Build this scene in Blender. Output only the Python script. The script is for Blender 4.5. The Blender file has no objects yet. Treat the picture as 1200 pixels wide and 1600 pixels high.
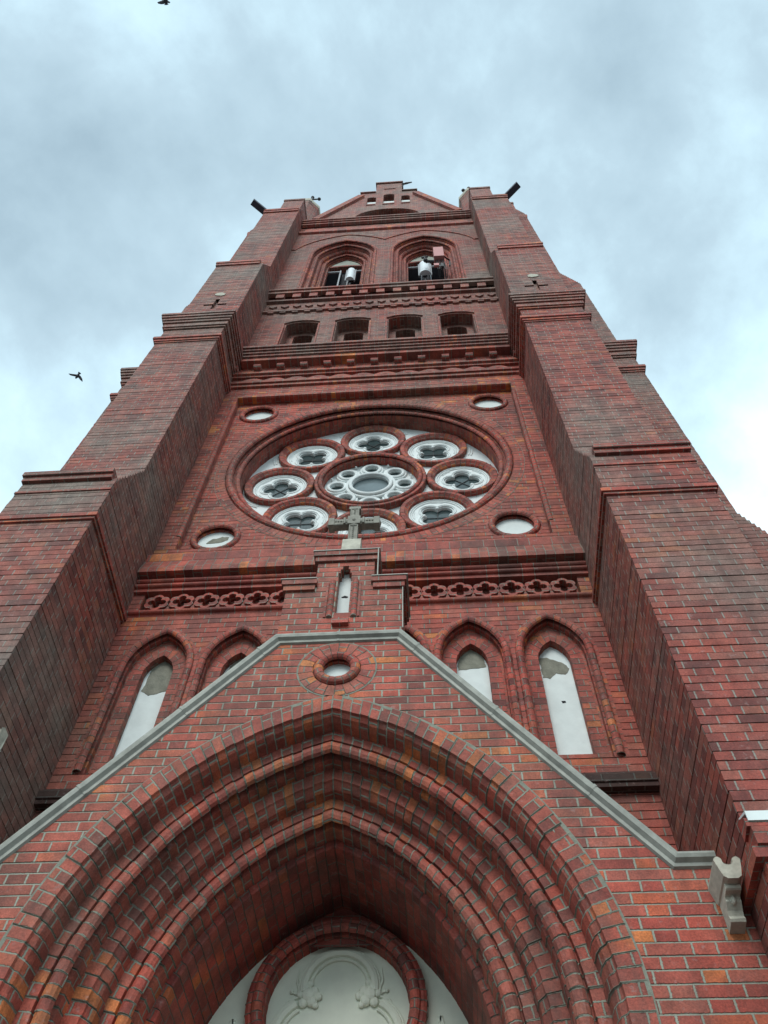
import bpy, bmesh, math, random
from mathutils import Vector, Matrix
from mathutils.geometry import tessellate_polygon
random.seed(7)
PI = math.pi
SC = bpy.context.scene
COL = SC.collection

# ------------------------------------------------------------------ camera
CAM_POS = Vector((0.8646, -6.0, 1.6))
def cam_axes(pitch, yaw, roll):
    f = Vector((0, math.cos(pitch), math.sin(pitch))); u = Vector((0, -math.sin(pitch), math.cos(pitch))); r = Vector((1, 0, 0))
    Rz = Matrix.Rotation(yaw, 3, 'Z'); f = Rz @ f; u = Rz @ u; r = Rz @ r
    return math.cos(roll)*r + math.sin(roll)*u, -math.sin(roll)*r + math.cos(roll)*u, f
CR, CU, CF = cam_axes(1.032, 0.097, 0.037)
cd = bpy.data.cameras.new('camera'); cam = bpy.data.objects.new('camera', cd); COL.objects.link(cam)
cam.matrix_world = Matrix.Translation(CAM_POS) @ Matrix((CR, CU, -CF)).transposed().to_4x4()
cd.sensor_fit = 'VERTICAL'; cd.sensor_height = 24; cd.sensor_width = 18; cd.lens = 24*1321/1600
cd.clip_start = 0.05; cd.clip_end = 3000
SC.camera = cam

# ------------------------------------------------------------------ world and sun (overcast)
w = bpy.data.worlds.new('World'); SC.world = w; w.use_nodes = True
nt = w.node_tree; N = nt.nodes; L = nt.links
for n in list(N): N.remove(n)
def nd(tree, t, **k):
    n = tree.nodes.new(t)
    for a, b in k.items(): setattr(n, a, b)
    return n
SUN_EL, SUN_AZ = 40, 190     # azimuth from +Y clockwise
out = nd(nt, 'ShaderNodeOutputWorld')
bg1 = nd(nt, 'ShaderNodeBackground'); bg2 = nd(nt, 'ShaderNodeBackground')
mx = nd(nt, 'ShaderNodeMixShader')
sky = nd(nt, 'ShaderNodeTexSky', sky_type='NISHITA'); sky.sun_disc = False
sky.sun_elevation = math.radians(SUN_EL); sky.sun_rotation = math.radians(SUN_AZ)
L.new(sky.outputs[0], bg1.inputs[0]); bg1.inputs[1].default_value = 0.10
tc = nd(nt, 'ShaderNodeTexCoord')
mp = nd(nt, 'ShaderNodeMapping'); mp.inputs['Scale'].default_value = (1.0, 1.0, 1.35)
mp.inputs['Rotation'].default_value = (0.3, 0.5, 2.2); mp.inputs['Location'].default_value = (1.35, 0.4, 2.2)
L.new(tc.outputs['Generated'], mp.inputs[0])
nz = nd(nt, 'ShaderNodeTexNoise'); nz.inputs['Scale'].default_value = 2.6; nz.inputs['Detail'].default_value = 9; nz.inputs['Roughness'].default_value = .58; nz.inputs['Distortion'].default_value = .12
L.new(mp.outputs[0], nz.inputs['Vector'])
nz2 = nd(nt, 'ShaderNodeTexNoise'); nz2.inputs['Scale'].default_value = 5.5; nz2.inputs['Detail'].default_value = 5; nz2.inputs['Roughness'].default_value = .5; L.new(mp.outputs[0], nz2.inputs['Vector'])
# broad brightening low towards the horizon behind the tower (thinner cloud)
sp = nd(nt, 'ShaderNodeSeparateXYZ'); L.new(tc.outputs['Generated'], sp.inputs[0])
mr = nd(nt, 'ShaderNodeMapRange'); mr.inputs[1].default_value = 1.0; mr.inputs[2].default_value = 0.72; mr.inputs[3].default_value = -0.085; mr.inputs[4].default_value = 0.20
L.new(sp.outputs['Z'], mr.inputs[0])
ad = nd(nt, 'ShaderNodeMath', operation='ADD'); L.new(nz.outputs['Fac'], ad.inputs[0]); L.new(mr.outputs[0], ad.inputs[1])
# thicker and thinner cloud masses at fixed directions of the sky
acc = ad.outputs[0]
for px, py, rad, wt in ((40, 60, .20, -.03), (250, 150, .10, -.055), (235, 45, .07, .09), (560, 120, .22, .09), (1000, 160, .30, -.04), (60, 330, .16, -.0), (120, 620, .22, .12), (1150, 620, .25, .10), (1180, 40, .2, -.04)):
    dv_ = (CF*1321+CR*(px-600)-CU*(py-800)).normalized()
    dp = nd(nt, 'ShaderNodeVectorMath', operation='DISTANCE'); L.new(tc.outputs['Generated'], dp.inputs[0]); dp.inputs[1].default_value = dv_
    m_ = nd(nt, 'ShaderNodeMapRange', interpolation_type='SMOOTHSTEP'); m_.inputs[1].default_value = rad*1.6; m_.inputs[2].default_value = 0; m_.inputs[3].default_value = 0; m_.inputs[4].default_value = wt*.62
    nw = nd(nt, 'ShaderNodeMath', operation='MULTIPLY_ADD'); nw.inputs[1].default_value = .16; L.new(nz2.outputs['Fac'], nw.inputs[0]); L.new(dp.outputs['Value'], nw.inputs[2])
    sb = nd(nt, 'ShaderNodeMath', operation='SUBTRACT'); sb.inputs[1].default_value = .08; L.new(nw.outputs[0], sb.inputs[0]); L.new(sb.outputs[0], m_.inputs[0])
    a_ = nd(nt, 'ShaderNodeMath', operation='ADD'); L.new(acc, a_.inputs[0]); L.new(m_.outputs[0], a_.inputs[1]); acc = a_.outputs[0]
cr = nd(nt, 'ShaderNodeValToRGB'); L.new(acc, cr.inputs[0])
e = cr.color_ramp.elements
e[0].position = .22; e[0].color = (.24, .335, .40, 1)
e[1].position = .74; e[1].color = (.70, .87, .94, 1)
x = e.new(.45); x.color = (.37, .495, .57, 1)
x = e.new(.58); x.color = (.49, .665, .75, 1)
L.new(cr.outputs[0], bg2.inputs[0]); bg2.inputs[1].default_value = 1.16
mx.inputs[0].default_value = .93
L.new(bg1.outputs[0], mx.inputs[1]); L.new(bg2.outputs[0], mx.inputs[2]); L.new(mx.outputs[0], out.inputs[0])

sl = bpy.data.lights.new('sun', 'SUN'); sl.energy = 1.4; sl.angle = math.radians(28); sl.color = (1, .97, .93)
so = bpy.data.objects.new('sun', sl); COL.objects.link(so)
az = math.radians(SUN_AZ); el = math.radians(SUN_EL)
sd = Vector((math.sin(az)*math.cos(el), math.cos(az)*math.cos(el), math.sin(el)))
so.rotation_euler = sd.to_track_quat('Z', 'Y').to_euler(); so.location = sd*60
SC.view_settings.view_transform = 'Standard'; SC.view_settings.look = 'None'
SC.view_settings.exposure = 0.45; SC.view_settings.gamma = 1.0

# ------------------------------------------------------------------ materials
def new_mat(name):
    m = bpy.data.materials.new(name); m.use_nodes = True
    t = m.node_tree; b = t.nodes['Principled BSDF']; return m, t, b
def math_n(t, op, a, b=None, c=None):
    n = t.nodes.new('ShaderNodeMath'); n.operation = op
    for i, v in enumerate((a, b, c)):
        if v is None: continue
        if isinstance(v, (int, float)): n.inputs[i].default_value = v
        else: t.links.new(v, n.inputs[i])
    return n.outputs[0]
def noise(t, vec, scale, detail=3, rough=.5):
    n = t.nodes.new('ShaderNodeTexNoise'); n.inputs['Scale'].default_value = scale; n.inputs['Detail'].default_value = detail
    n.inputs['Roughness'].default_value = rough; t.links.new(vec, n.inputs['Vector']); return n
def ramp(t, fac, stops):
    n = t.nodes.new('ShaderNodeValToRGB'); t.links.new(fac, n.inputs[0]); e = n.color_ramp.elements
    e[0].position, e[0].color = stops[0][0], (*stops[0][1], 1); e[1].position, e[1].color = stops[-1][0], (*stops[-1][1], 1)
    for p, c in stops[1:-1]:
        q = e.new(p); q.color = (*c, 1)
    return n.outputs[0]
def mixc(t, fac, a, b, mode='MIX'):
    n = t.nodes.new('ShaderNodeMix'); n.data_type = 'RGBA'; n.blend_type = mode
    for i, v in ((0, fac), (6, a), (7, b)):
        if isinstance(v, (int, float)): n.inputs[i].default_value = v
        elif isinstance(v, tuple): n.inputs[i].default_value = (*v, 1)
        else: t.links.new(v, n.inputs[i])
    return n.outputs[2]
ROW = 0.0857; ST = 0.285; HD = 0.145; PER = ST+HD
def brick_mat(name, tint=(1, 1, 1), dark=1.0, mort=(.215, .21, .17), jw=.0064, bed=.0024, wobv=.004, worn_sheen=(.17, .082, .062), worn_sheenf=.6, org=1.15):
    m, t, b = new_mat(name)
    uv = t.nodes.new('ShaderNodeUVMap'); uv.uv_map = 'UVMap'
    geo = t.nodes.new('ShaderNodeNewGeometry')
    P = geo.outputs['Position']
    nzw = noise(t, P, 9, 2)
    nzf = noise(t, P, 70, 4, .65)
    s = t.nodes.new('ShaderNodeSeparateXYZ'); t.links.new(uv.outputs[0], s.inputs[0])
    wob = math_n(t, 'MULTIPLY', math_n(t, 'SUBTRACT', nzw.outputs['Fac'], .5), wobv)
    wobf = math_n(t, 'MULTIPLY', math_n(t, 'SUBTRACT', nzf.outputs['Fac'], .5), .017)
    u = s.outputs['X']; v = math_n(t, 'ADD', s.outputs['Y'], wob)
    vr = math_n(t, 'DIVIDE', v, ROW); row = math_n(t, 'FLOOR', vr); fv = math_n(t, 'FRACT', vr)
    odd = math_n(t, 'MULTIPLY', math_n(t, 'FLOORED_MODULO', row, 2), PER/2)
    wn0 = t.nodes.new('ShaderNodeTexWhiteNoise'); wn0.noise_dimensions = '1D'; t.links.new(row, wn0.inputs['W'])
    jit = math_n(t, 'MULTIPLY', wn0.outputs['Value'], .018)
    u2 = math_n(t, 'ADD', math_n(t, 'ADD', u, odd), jit)
    up = math_n(t, 'DIVIDE', u2, PER); cell = math_n(t, 'FLOOR', up); fu = math_n(t, 'MULTIPLY', math_n(t, 'FRACT', up), PER)
    hdr = math_n(t, 'GREATER_THAN', fu, ST)
    lu = math_n(t, 'SUBTRACT', fu, math_n(t, 'MULTIPLY', hdr, ST))
    wd = math_n(t, 'ADD', ST, math_n(t, 'MULTIPLY', hdr, HD-ST))
    du = math_n(t, 'MINIMUM', lu, math_n(t, 'SUBTRACT', wd, lu))
    dv = math_n(t, 'ADD', math_n(t, 'MULTIPLY', math_n(t, 'MINIMUM', fv, math_n(t, 'SUBTRACT', 1.0, fv)), ROW), bed)
    d = math_n(t, 'ADD', math_n(t, 'MINIMUM', du, dv), wobf)
    mrn = t.nodes.new('ShaderNodeMapRange'); mrn.interpolation_type = 'SMOOTHSTEP'
    mrn.inputs[1].default_value = jw-.0022; mrn.inputs[2].default_value = jw+.0022; t.links.new(d, mrn.inputs[0])
    mask = mrn.outputs[0]
    cb = t.nodes.new('ShaderNodeCombineXYZ'); t.links.new(math_n(t, 'ADD', math_n(t, 'MULTIPLY', cell, 2), hdr), cb.inputs[0]); t.links.new(row, cb.inputs[1])
    wn = t.nodes.new('ShaderNodeTexWhiteNoise'); wn.noise_dimensions = '3D'; t.links.new(cb.outputs[0], wn.inputs['Vector'])
    def c(r, g, bb): return (r*dark*tint[0], g*dark*tint[1], bb*dark*tint[2])
    reg = noise(t, P, .9, 2, .5)
    rsel = math_n(t, 'ADD', math_n(t, 'MULTIPLY', wn.outputs['Value'], .8), math_n(t, 'MULTIPLY', math_n(t, 'SUBTRACT', reg.outputs['Fac'], .40), org))
    col = ramp(t, rsel, [(0, c(.16, .034, .028)), (.15, c(.23, .038, .030)), (.38, c(.33, .050, .036)), (.6, c(.41, .064, .042)), (.78, c(.33, .075, .055)), (.93, c(.47, .085, .036)), (1, c(.56, .145, .042))])
    # big areas of greyer weathering; in brick_b also painted sky sheen
    big = noise(t, P, .55, 5, .6)
    bf = t.nodes.new('ShaderNodeMapRange'); bf.inputs[1].default_value = .42; bf.inputs[2].default_value = .68; t.links.new(big.outputs['Fac'], bf.inputs[0])
    col = mixc(t, math_n(t, 'MULTIPLY', bf.outputs[0], worn_sheenf), col, c(*worn_sheen))
    mid = noise(t, P, 5.5, 4, .65)
    mf = t.nodes.new('ShaderNodeMapRange'); mf.inputs[1].default_value = .35; mf.inputs[2].default_value = .7; mf.inputs[3].default_value = .66; mf.inputs[4].default_value = 1.28; t.links.new(mid.outputs['Fac'], mf.inputs[0])
    vm = t.nodes.new('ShaderNodeVectorMath'); vm.operation = 'SCALE'; t.links.new(col, vm.inputs[0]); t.links.new(mf.outputs[0], vm.inputs['Scale'])
    fine = t.nodes.new('ShaderNodeMapRange'); fine.inputs[1].default_value = .3; fine.inputs[2].default_value = .7; fine.inputs[3].default_value = .68; fine.inputs[4].default_value = 1.28; t.links.new(nzf.outputs['Fac'], fine.inputs[0])
    vm2 = t.nodes.new('ShaderNodeVectorMath'); vm2.operation = 'SCALE'; t.links.new(vm.outputs[0], vm2.inputs[0]); t.links.new(fine.outputs[0], vm2.inputs['Scale'])
    pit = noise(t, P, 150, 3, .7); pm = t.nodes.new('ShaderNodeMapRange'); pm.inputs[1].default_value = .60; pm.inputs[2].default_value = .72; pm.inputs[4].default_value = .45; t.links.new(pit.outputs['Fac'], pm.inputs[0])
    mpg = t.nodes.new('ShaderNodeMapping'); mpg.inputs['Scale'].default_value = (4.5, 4.5, .35); t.links.new(P, mpg.inputs[0])
    stn = noise(t, mpg.outputs[0], 1.0, 5, .65); sm_ = t.nodes.new('ShaderNodeMapRange'); sm_.inputs[1].default_value = .48; sm_.inputs[2].default_value = .72; sm_.inputs[4].default_value = .55; t.links.new(stn.outputs['Fac'], sm_.inputs[0])
    # scattered lime bloom
    bl = noise(t, P, 13, 4, .7); blm = t.nodes.new('ShaderNodeMapRange'); blm.inputs[1].default_value = .60; blm.inputs[2].default_value = .76; blm.inputs[4].default_value = .5; t.links.new(bl.outputs['Fac'], blm.inputs[0])
    col2 = mixc(t, blm.outputs[0], vm2.outputs[0], (.42, .30, .28))
    mc = mixc(t, mid.outputs['Fac'], tuple(q*.62 for q in mort), tuple(q*1.35 for q in mort))
    col2 = mixc(t, pm.outputs[0], col2, c(.10, .03, .028))
    fin = mixc(t, mask, mc, col2)
    fin = mixc(t, sm_.outputs[0], fin, (.085, .05, .042))
    t.links.new(fin, b.inputs['Base Color'])
    b.inputs['Roughness'].default_value = .72; b.inputs['Specular IOR Level'].default_value = .35
    h = math_n(t, 'ADD', math_n(t, 'MULTIPLY', mask, .8), math_n(t, 'MULTIPLY', nzf.outputs['Fac'], .55))
    h = math_n(t, 'ADD', h, math_n(t, 'MULTIPLY', wn.outputs['Value'], .25))
    bp = t.nodes.new('ShaderNodeBump'); bp.inputs['Strength'].default_value = .9; bp.inputs['Distance'].default_value = .007; t.links.new(h, bp.inputs['Height'])
    t.links.new(bp.outputs[0], b.inputs['Normal'])
    return m
def plain_mat(name, col, rough=.7, scale=12, amt=.25, bump=.3, dist=.004, metal=0, spec=.4, col2=None, big=0):
    m, t, b = new_mat(name)
    tcn = t.nodes.new('ShaderNodeTexCoord'); V = tcn.outputs['Object']
    n = noise(t, V, scale, 5, .6)
    c2 = col2 or tuple(c*(1-amt) for c in col)
    mrn = t.nodes.new('ShaderNodeMapRange'); mrn.inputs[1].default_value = .35; mrn.inputs[2].default_value = .68; t.links.new(n.outputs['Fac'], mrn.inputs[0])
    cc = mixc(t, mrn.outputs[0], tuple(col), tuple(c2))
    if big:
        nb = noise(t, V, 1.7, 4, .6); mb = t.nodes.new('ShaderNodeMapRange'); mb.inputs[1].default_value = .5; mb.inputs[2].default_value = .75; mb.inputs[4].default_value = big; t.links.new(nb.outputs['Fac'], mb.inputs[0])
        cc = mixc(t, mb.outputs[0], cc, tuple(c*.55 for c in col))
    t.links.new(cc, b.inputs['Base Color'])
    b.inputs['Roughness'].default_value = rough; b.inputs['Metallic'].default_value = metal; b.inputs['Specular IOR Level'].default_value = spec
    if bump:
        n2 = noise(t, V, scale*5, 4, .6); bp = t.nodes.new('ShaderNodeBump'); bp.inputs['Strength'].default_value = bump; bp.inputs['Distance'].default_value = dist
        t.links.new(n2.outputs['Fac'], bp.inputs['Height']); t.links.new(bp.outputs[0], b.inputs['Normal'])
    return m
M = {}
M['brick'] = brick_mat('brick', dark=1.06, tint=(.99, 1.24, 1.2))
M['brick_p'] = brick_mat('brick_porch', dark=1.1, tint=(1, 1.14, 1.08), jw=.0074, bed=.0012, wobv=.003, mort=(.30, .31, .25))
M['brick_b'] = brick_mat('brick_weathered_sheen', tint=(.86, 1.24, 1.24), dark=.95, mort=(.26, .235, .20), worn_sheen=(.24, .145, .12), worn_sheenf=.85, org=.6)  # weathered brick, with the sky sheen of front faces painted into its grey
M['brick_m'] = brick_mat('brick_moulded', dark=1.06, tint=(1, 1.12, 1.12), jw=.0050, bed=0, mort=(.24, .23, .19))
M['brick_v'] = brick_mat('brick_archivolt', jw=.0066, bed=0, wobv=.010, dark=1.08, tint=(1, 1.12, 1.06), mort=(.225, .24, .19))
M['brick_r'] = brick_mat('brick_reveal_shaded', jw=.0050, bed=.001, dark=.85, mort=(.14, .13, .105))  # darker brick and mortar: shade of the portal reveal put into the colour
M['brick_k'] = brick_mat('brick_glazed_dark', dark=.25, tint=(.6, 1, 1), mort=(.08, .08, .07))
M['plaster'] = plain_mat('white_plaster', (.70, .76, .74), .8, 7, .10, .25, .003, big=.18)
M['tympanum'] = plain_mat('tympanum_plaster', (.76, .79, .66), .8, 5, .12, .2, .003, big=.2)
M['mortar'] = plain_mat('mortar', (.25, .26, .21), .9, 20, .35, .8, .006)
M['bare_light'] = plain_mat('old_plaster', (.40, .43, .37), .9, 3, .3, .5, .006, big=.3)
M['bare'] = plain_mat('bare_render', (.25, .25, .20), .9, 14, .35, .8, .006)
M['tracery'] = plain_mat('tracery_plaster', (.74, .79, .78), .75, 10, .12, .15, .002)
M['stone'] = plain_mat('grey_stone', (.30, .29, .245), .85, 9, .4, .6, .006, big=.3)
M['stone_light'] = plain_mat('pale_stone', (.52, .50, .41), .85, 9, .35, .5, .005, big=.35)
M['coping'] = plain_mat('zinc_coping', (.33, .34, .30), .6, 9, .35, .3, .003, metal=.2, big=.45)
M['flash'] = plain_mat('painted_flashing', (.72, .78, .76), .5, 6, .1, 0)
M['sheet'] = plain_mat('dark_sheet', (.10, .11, .12), .5, 6, .2, 0, metal=.3)
M['glass'] = plain_mat('window_glass', (.045, .07, .072), .15, 3, .3, .03, .001, spec=.4)
M['glass_lit'] = plain_mat('glass_sky_reflection', (.14, .18, .19), .12, 3, .3, .02, .001, spec=.35)  # paler copy of the glass, sky reflection put into its base colour
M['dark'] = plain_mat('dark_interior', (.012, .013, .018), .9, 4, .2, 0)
M['louvre'] = plain_mat('louvre_wood', (.11, .115, .13), .7, 8, .3, .2)
M['frame'] = plain_mat('louvre_frame', (.33, .35, .37), .6, 8, .2, 0)
M['iron'] = plain_mat('iron', (.03, .032, .035), .6, 8, .3, .1)
M['antenna'] = plain_mat('antenna_white', (.75, .80, .82), .4, 8, .08, 0)
M['pink'] = plain_mat('box_pink', (.47, .20, .19), .6, 8, .1, 0)
M['bird'] = plain_mat('bird_feather', (.035, .035, .045), .7, 40, .5, .2, col2=(.075, .08, .09))
M['leather'] = plain_mat('gutter_metal', (.045, .04, .06), .5, 8, .3, 0)
M['wood'] = plain_mat('door_wood', (.10, .05, .03), .6, 6, .4, .4)
M['paving'] = plain_mat('paving', (.13, .13, .125), .9, 3, .3, .6, .01)

# ------------------------------------------------------------------ mesh builder
class MB:
    def __init__(s): s.v = []; s.f = []; s.uv = []
    def face(s, pts, uv=None):
        i = len(s.v); s.v += [tuple(p) for p in pts]; s.f.append(tuple(range(i, i+len(pts))))
        if uv is None: uv = auto_uv(pts)
        s.uv += uv
    def box(s, x0, x1, y0, y1, z0, z1, skip=''):
        a = lambda *t: [Vector(q) for q in t]
        F = {'f': a((x0,y0,z0),(x1,y0,z0),(x1,y0,z1),(x0,y0,z1)), 'b': a((x1,y1,z0),(x0,y1,z0),(x0,y1,z1),(x1,y1,z1)),
             'l': a((x0,y1,z0),(x0,y0,z0),(x0,y0,z1),(x0,y1,z1)), 'r': a((x1,y0,z0),(x1,y1,z0),(x1,y1,z1),(x1,y0,z1)),
             't': a((x0,y0,z1),(x1,y0,z1),(x1,y1,z1),(x0,y1,z1)), 'u': a((x0,y1,z0),(x1,y1,z0),(x1,y0,z0),(x0,y0,z0))}
        for k, q in F.items():
            if k not in skip: s.face(q)
    def plate(s, outer, holes, y, uvrot=0):
        """flat plate in the XZ plane at depth y facing -Y, with holes"""
        loops = [outer]+list(holes)
        pts = [Vector((p[0], p[1], 0)) for l in loops for p in l]
        tris = tessellate_polygon([[Vector((p[0], p[1], 0)) for p in l] for l in loops])
        for t in tris:
            a, b, c = (pts[i] for i in t)
            if (b-a).cross(c-a).z < 0: b, c = c, b
            if abs((b-a).cross(c-a).z) < 1e-9: continue
            s.face([Vector((q.x, y, q.y)) for q in (a, b, c)])
    def courses(s, outer, holes, y, deep=.011, half=.0042, seed=1):
        """like plate(), but every brick course stands a little in or out and the bed joints are really raked back"""
        loops = [outer]+list(holes)
        pts = [(p[0], p[1]) for l in loops for p in l]
        tris = tessellate_polygon([[Vector((p[0], p[1], 0)) for p in l] for l in loops])
        rg = random.Random(seed); off = {}
        def clip(poly, zc, keep_above):
            o = []
            for i in range(len(poly)):
                a, b = poly[i-1], poly[i]; ia = (a[1] >= zc) == keep_above; ib = (b[1] >= zc) == keep_above
                if ia != ib:
                    f = (zc-a[1])/(b[1]-a[1]); o.append((a[0]+f*(b[0]-a[0]), zc))
                if ib: o.append(b)
            return o
        for t in tris:
            P = [pts[i] for i in t]
            ar = (P[1][0]-P[0][0])*(P[2][1]-P[0][1])-(P[2][0]-P[0][0])*(P[1][1]-P[0][1])
            if abs(ar) < 1e-9: continue
            if ar < 0: P = [P[0], P[2], P[1]]
            k0 = math.floor(min(p[1] for p in P)/ROW); k1 = math.floor(max(p[1] for p in P)/ROW)+1
            for k in range(k0, k1+1):
                for lo, hi, jt in ((k*ROW-half, k*ROW+half, True), (k*ROW+half, (k+1)*ROW-half, False)):
                    Q = P
                    if min(p[1] for p in P) < lo: Q = clip(Q, lo, True)
                    if len(Q) > 2 and max(p[1] for p in Q) > hi: Q = clip(Q, hi, False)
                    if len(Q) < 3 or min(p[1] for p in Q) >= hi or max(p[1] for p in Q) <= lo: continue
                    if k not in off: off[k] = rg.uniform(-.0035, 0)
                    yy = y+deep if jt else y+off[k]
                    s.face([(p[0], yy, p[1]) for p in Q], [(p[0]+.07, p[1]) for p in Q])
                    if not jt:
                        for i in range(len(Q)):
                            a, b = Q[i-1], Q[i]
                            if abs(a[1]-b[1]) < 1e-7 and (abs(a[1]-lo) < 1e-6 or abs(a[1]-hi) < 1e-6) and abs(a[0]-b[0]) > 1e-5:
                                vv = lo+.006 if abs(a[1]-lo) < 1e-6 else hi-.006
                                s.face([(a[0], yy, a[1]), (a[0], y+deep, a[1]), (b[0], y+deep, b[1]), (b[0], yy, b[1])], [(a[0]+.07, vv), (a[0]+.07, vv), (b[0]+.07, vv), (b[0]+.07, vv)])
    def skirt(s, loop, y0, y1, uv=True):
        """side walls along a closed XZ loop from y0 (front) to y1 (back)"""
        n = len(loop); acc = 0
        for i in range(n):
            a = loop[i]; b = loop[(i+1) % n]; l = math.hypot(b[0]-a[0], b[1]-a[1])
            s.face([(a[0], y0, a[1]), (b[0], y0, b[1]), (b[0], y1, b[1]), (a[0], y1, a[1])],
                   [(0, acc), (0, acc+l), (abs(y1-y0), acc+l), (abs(y1-y0), acc)]); acc += l
    def slab(s, outer, holes, y0, y1):
        s.plate(outer, holes, y0); s.skirt(outer, y0, y1)
        for h in holes: s.skirt(h, y0, y1)
    def prism_x(s, prof, x0, x1, caps=True):
        """(y,z) polygon extruded along x"""
        n = len(prof)
        for i in range(n):
            a = prof[i]; b = prof[(i+1) % n]
            s.face([Vector((x0, a[0], a[1])), Vector((x1, a[0], a[1])), Vector((x1, b[0], b[1])), Vector((x0, b[0], b[1]))])
        if caps:
            tr = tessellate_polygon([[Vector((p[0], p[1], 0)) for p in prof]])
            for t in tr:
                for xx in (x0, x1): s.face([Vector((xx, prof[i][0], prof[i][1])) for i in t])
    def tube(s, pts, r, n=8, closed=False, flat=1.0):
        P = [Vector(p) for p in pts]; m = len(P); rings = []
        for i, p in enumerate(P):
            if closed: d = P[(i+1) % m]-P[i-1]
            else: d = P[min(i+1, m-1)]-P[max(i-1, 0)]
            d.normalize(); a = Vector((0, 1, 0)) if abs(d.y) < .9 else Vector((1, 0, 0))
            e1 = d.cross(a).normalized(); e2 = d.cross(e1).normalized()
            rr = r[i] if isinstance(r, (list, tuple)) else r
            rings.append([p+rr*(math.cos(2*PI*k/n)*e1+flat*math.sin(2*PI*k/n)*e2) for k in range(n)])
        for i in range(m if closed else m-1):
            A = rings[i]; B = rings[(i+1) % m]
            for k in range(n):
                s.face([A[k], A[(k+1) % n], B[(k+1) % n], B[k]], [(k*.02, i*.03), ((k+1)*.02, i*.03), ((k+1)*.02, i*.03+.03), (k*.02, i*.03+.03)])
        if not closed:
            for R_ in (rings[0], rings[-1]): s.face(R_, [(0, 0)]*n)
    def ball(s, c, r, n=8, sc=(1, 1, 1)):
        c = Vector(c)
        for i in range(n):
            for j in range(n):
                q = []
                for a, b in ((i, j), (i+1, j), (i+1, j+1), (i, j+1)):
                    th = PI*a/n; ph = 2*PI*b/n
                    q.append(c+Vector((r*sc[0]*math.sin(th)*math.cos(ph), r*sc[1]*math.sin(th)*math.sin(ph), r*sc[2]*math.cos(th))))
                s.face(q, [(0, 0), (.1, 0), (.1, .1), (0, .1)])
    def build(s, name, mat, parent=None, smooth=False, bevel=0, merge=True):
        me = bpy.data.meshes.new(name); me.from_pydata(s.v, [], s.f)
        ul = me.uv_layers.new(name='UVMap')
        flat = [c for uv in s.uv for c in uv]; ul.data.foreach_set('uv', flat)
        bm = bmesh.new(); bm.from_mesh(me)
        if merge: bmesh.ops.remove_doubles(bm, verts=bm.verts, dist=1e-5)
        bmesh.ops.recalc_face_normals(bm, faces=bm.faces) if smooth else None
        bm.to_mesh(me); bm.free()
        if smooth: me.polygons.foreach_set('use_smooth', [True]*len(me.polygons))
        me.materials.append(mat if not isinstance(mat, str) else M[mat])
        o = bpy.data.objects.new(name, me); COL.objects.link(o)
        if bevel:
            bv = o.modifiers.new('edge', 'BEVEL'); bv.width = bevel; bv.segments = 2; bv.limit_method = 'ANGLE'; bv.angle_limit = math.radians(40)
        if parent: o.parent = parent
        return o
def auto_uv(pts):
    P = [Vector(p) for p in pts]
    n = Vector((0, 0, 0))
    for i in range(1, len(P)-1): n += (P[i]-P[0]).cross(P[i+1]-P[0])
    if n.length < 1e-12: return [(0, 0)]*len(P)
    n.normalize()
    if abs(n.z) > .9: return [(p.x, p.y+.03) for p in P]
    k = 1/max(.35, math.sqrt(1-n.z*n.z))
    z0 = min(p.z for p in P)
    if abs(n.x) > abs(n.y): return [(p.y+.11, z0+(p.z-z0)*k) for p in P]
    return [(p.x+.07, z0+(p.z-z0)*k) for p in P]

def empty(name, loc=(0, 0, 0), parent=None, rz=0):
    o = bpy.data.objects.new(name, None); COL.objects.link(o); o.location = loc; o.rotation_euler = (0, 0, rz)
    o.empty_display_size = .2
    if parent: o.parent = parent
    return o
def tag(o, label=None, cat=None, group=None, kind=None):
    if label: o['label'] = label
    if cat: o['category'] = cat
    if group: o['group'] = group
    if kind: o['kind'] = kind
    return o
def copy_tree(o, parent=None, loc=None, rz=None):
    c = o.copy(); COL.objects.link(c)
    if parent is not None: c.parent = parent
    if loc is not None: c.location = loc
    if rz is not None: c.rotation_euler = (0, 0, rz)
    for ch in list(o.children): copy_tree(ch, c)
    return c

# ------------------------------------------------------------------ shapes
def arch_pts(cx, zs, a, R, zb, n=14):
    """closed loop (x,z) of a pointed arch opening"""
    fm = math.acos(a/R); h = R-a; P = [(cx+h, zb), (cx+h, zs)]
    for i in range(1, n+1):
        f = fm*i/n; P.append((cx-a+R*math.cos(f), zs+R*math.sin(f)))
    for i in range(n-1, 0, -1):
        f = fm*i/n; P.append((cx+a-R*math.cos(f), zs+R*math.sin(f)))
    P += [(cx-h, zs), (cx-h, zb)]
    return P[::1]
def circ(cx, cz, r, n=40, ph=0): return [(cx+r*math.cos(2*PI*i/n+ph), cz+r*math.sin(2*PI*i/n+ph)) for i in range(n)]
def seg_arch(x0, x1, zb, zs, rise, n=10):
    w_ = (x1-x0)/2; cx = (x0+x1)/2; R = (w_*w_+rise*rise)/(2*rise); c = zs+rise-R; am = math.asin(w_/R)
    return [(x0, zb), (x1, zb), (x1, zs)]+[(cx+R*math.sin(am*(1-2*i/n)), c+R*math.cos(am*(1-2*i/n))) for i in range(1, n)]+[(x0, zs)]
def foil(cx, cz, k, d, rho, n=9, ph=0):
    """k-lobed opening outline"""
    P = []; half = PI/k
    for j in range(k):
        for i in range(n):
            dl = -half+2*half*i/n; r = d*math.cos(dl)+math.sqrt(max(0, rho*rho-(d*math.sin(dl))**2))
            th = ph+2*PI*j/k+dl; P.append((cx+r*math.cos(th), cz+r*math.sin(th)))
    return P
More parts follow.
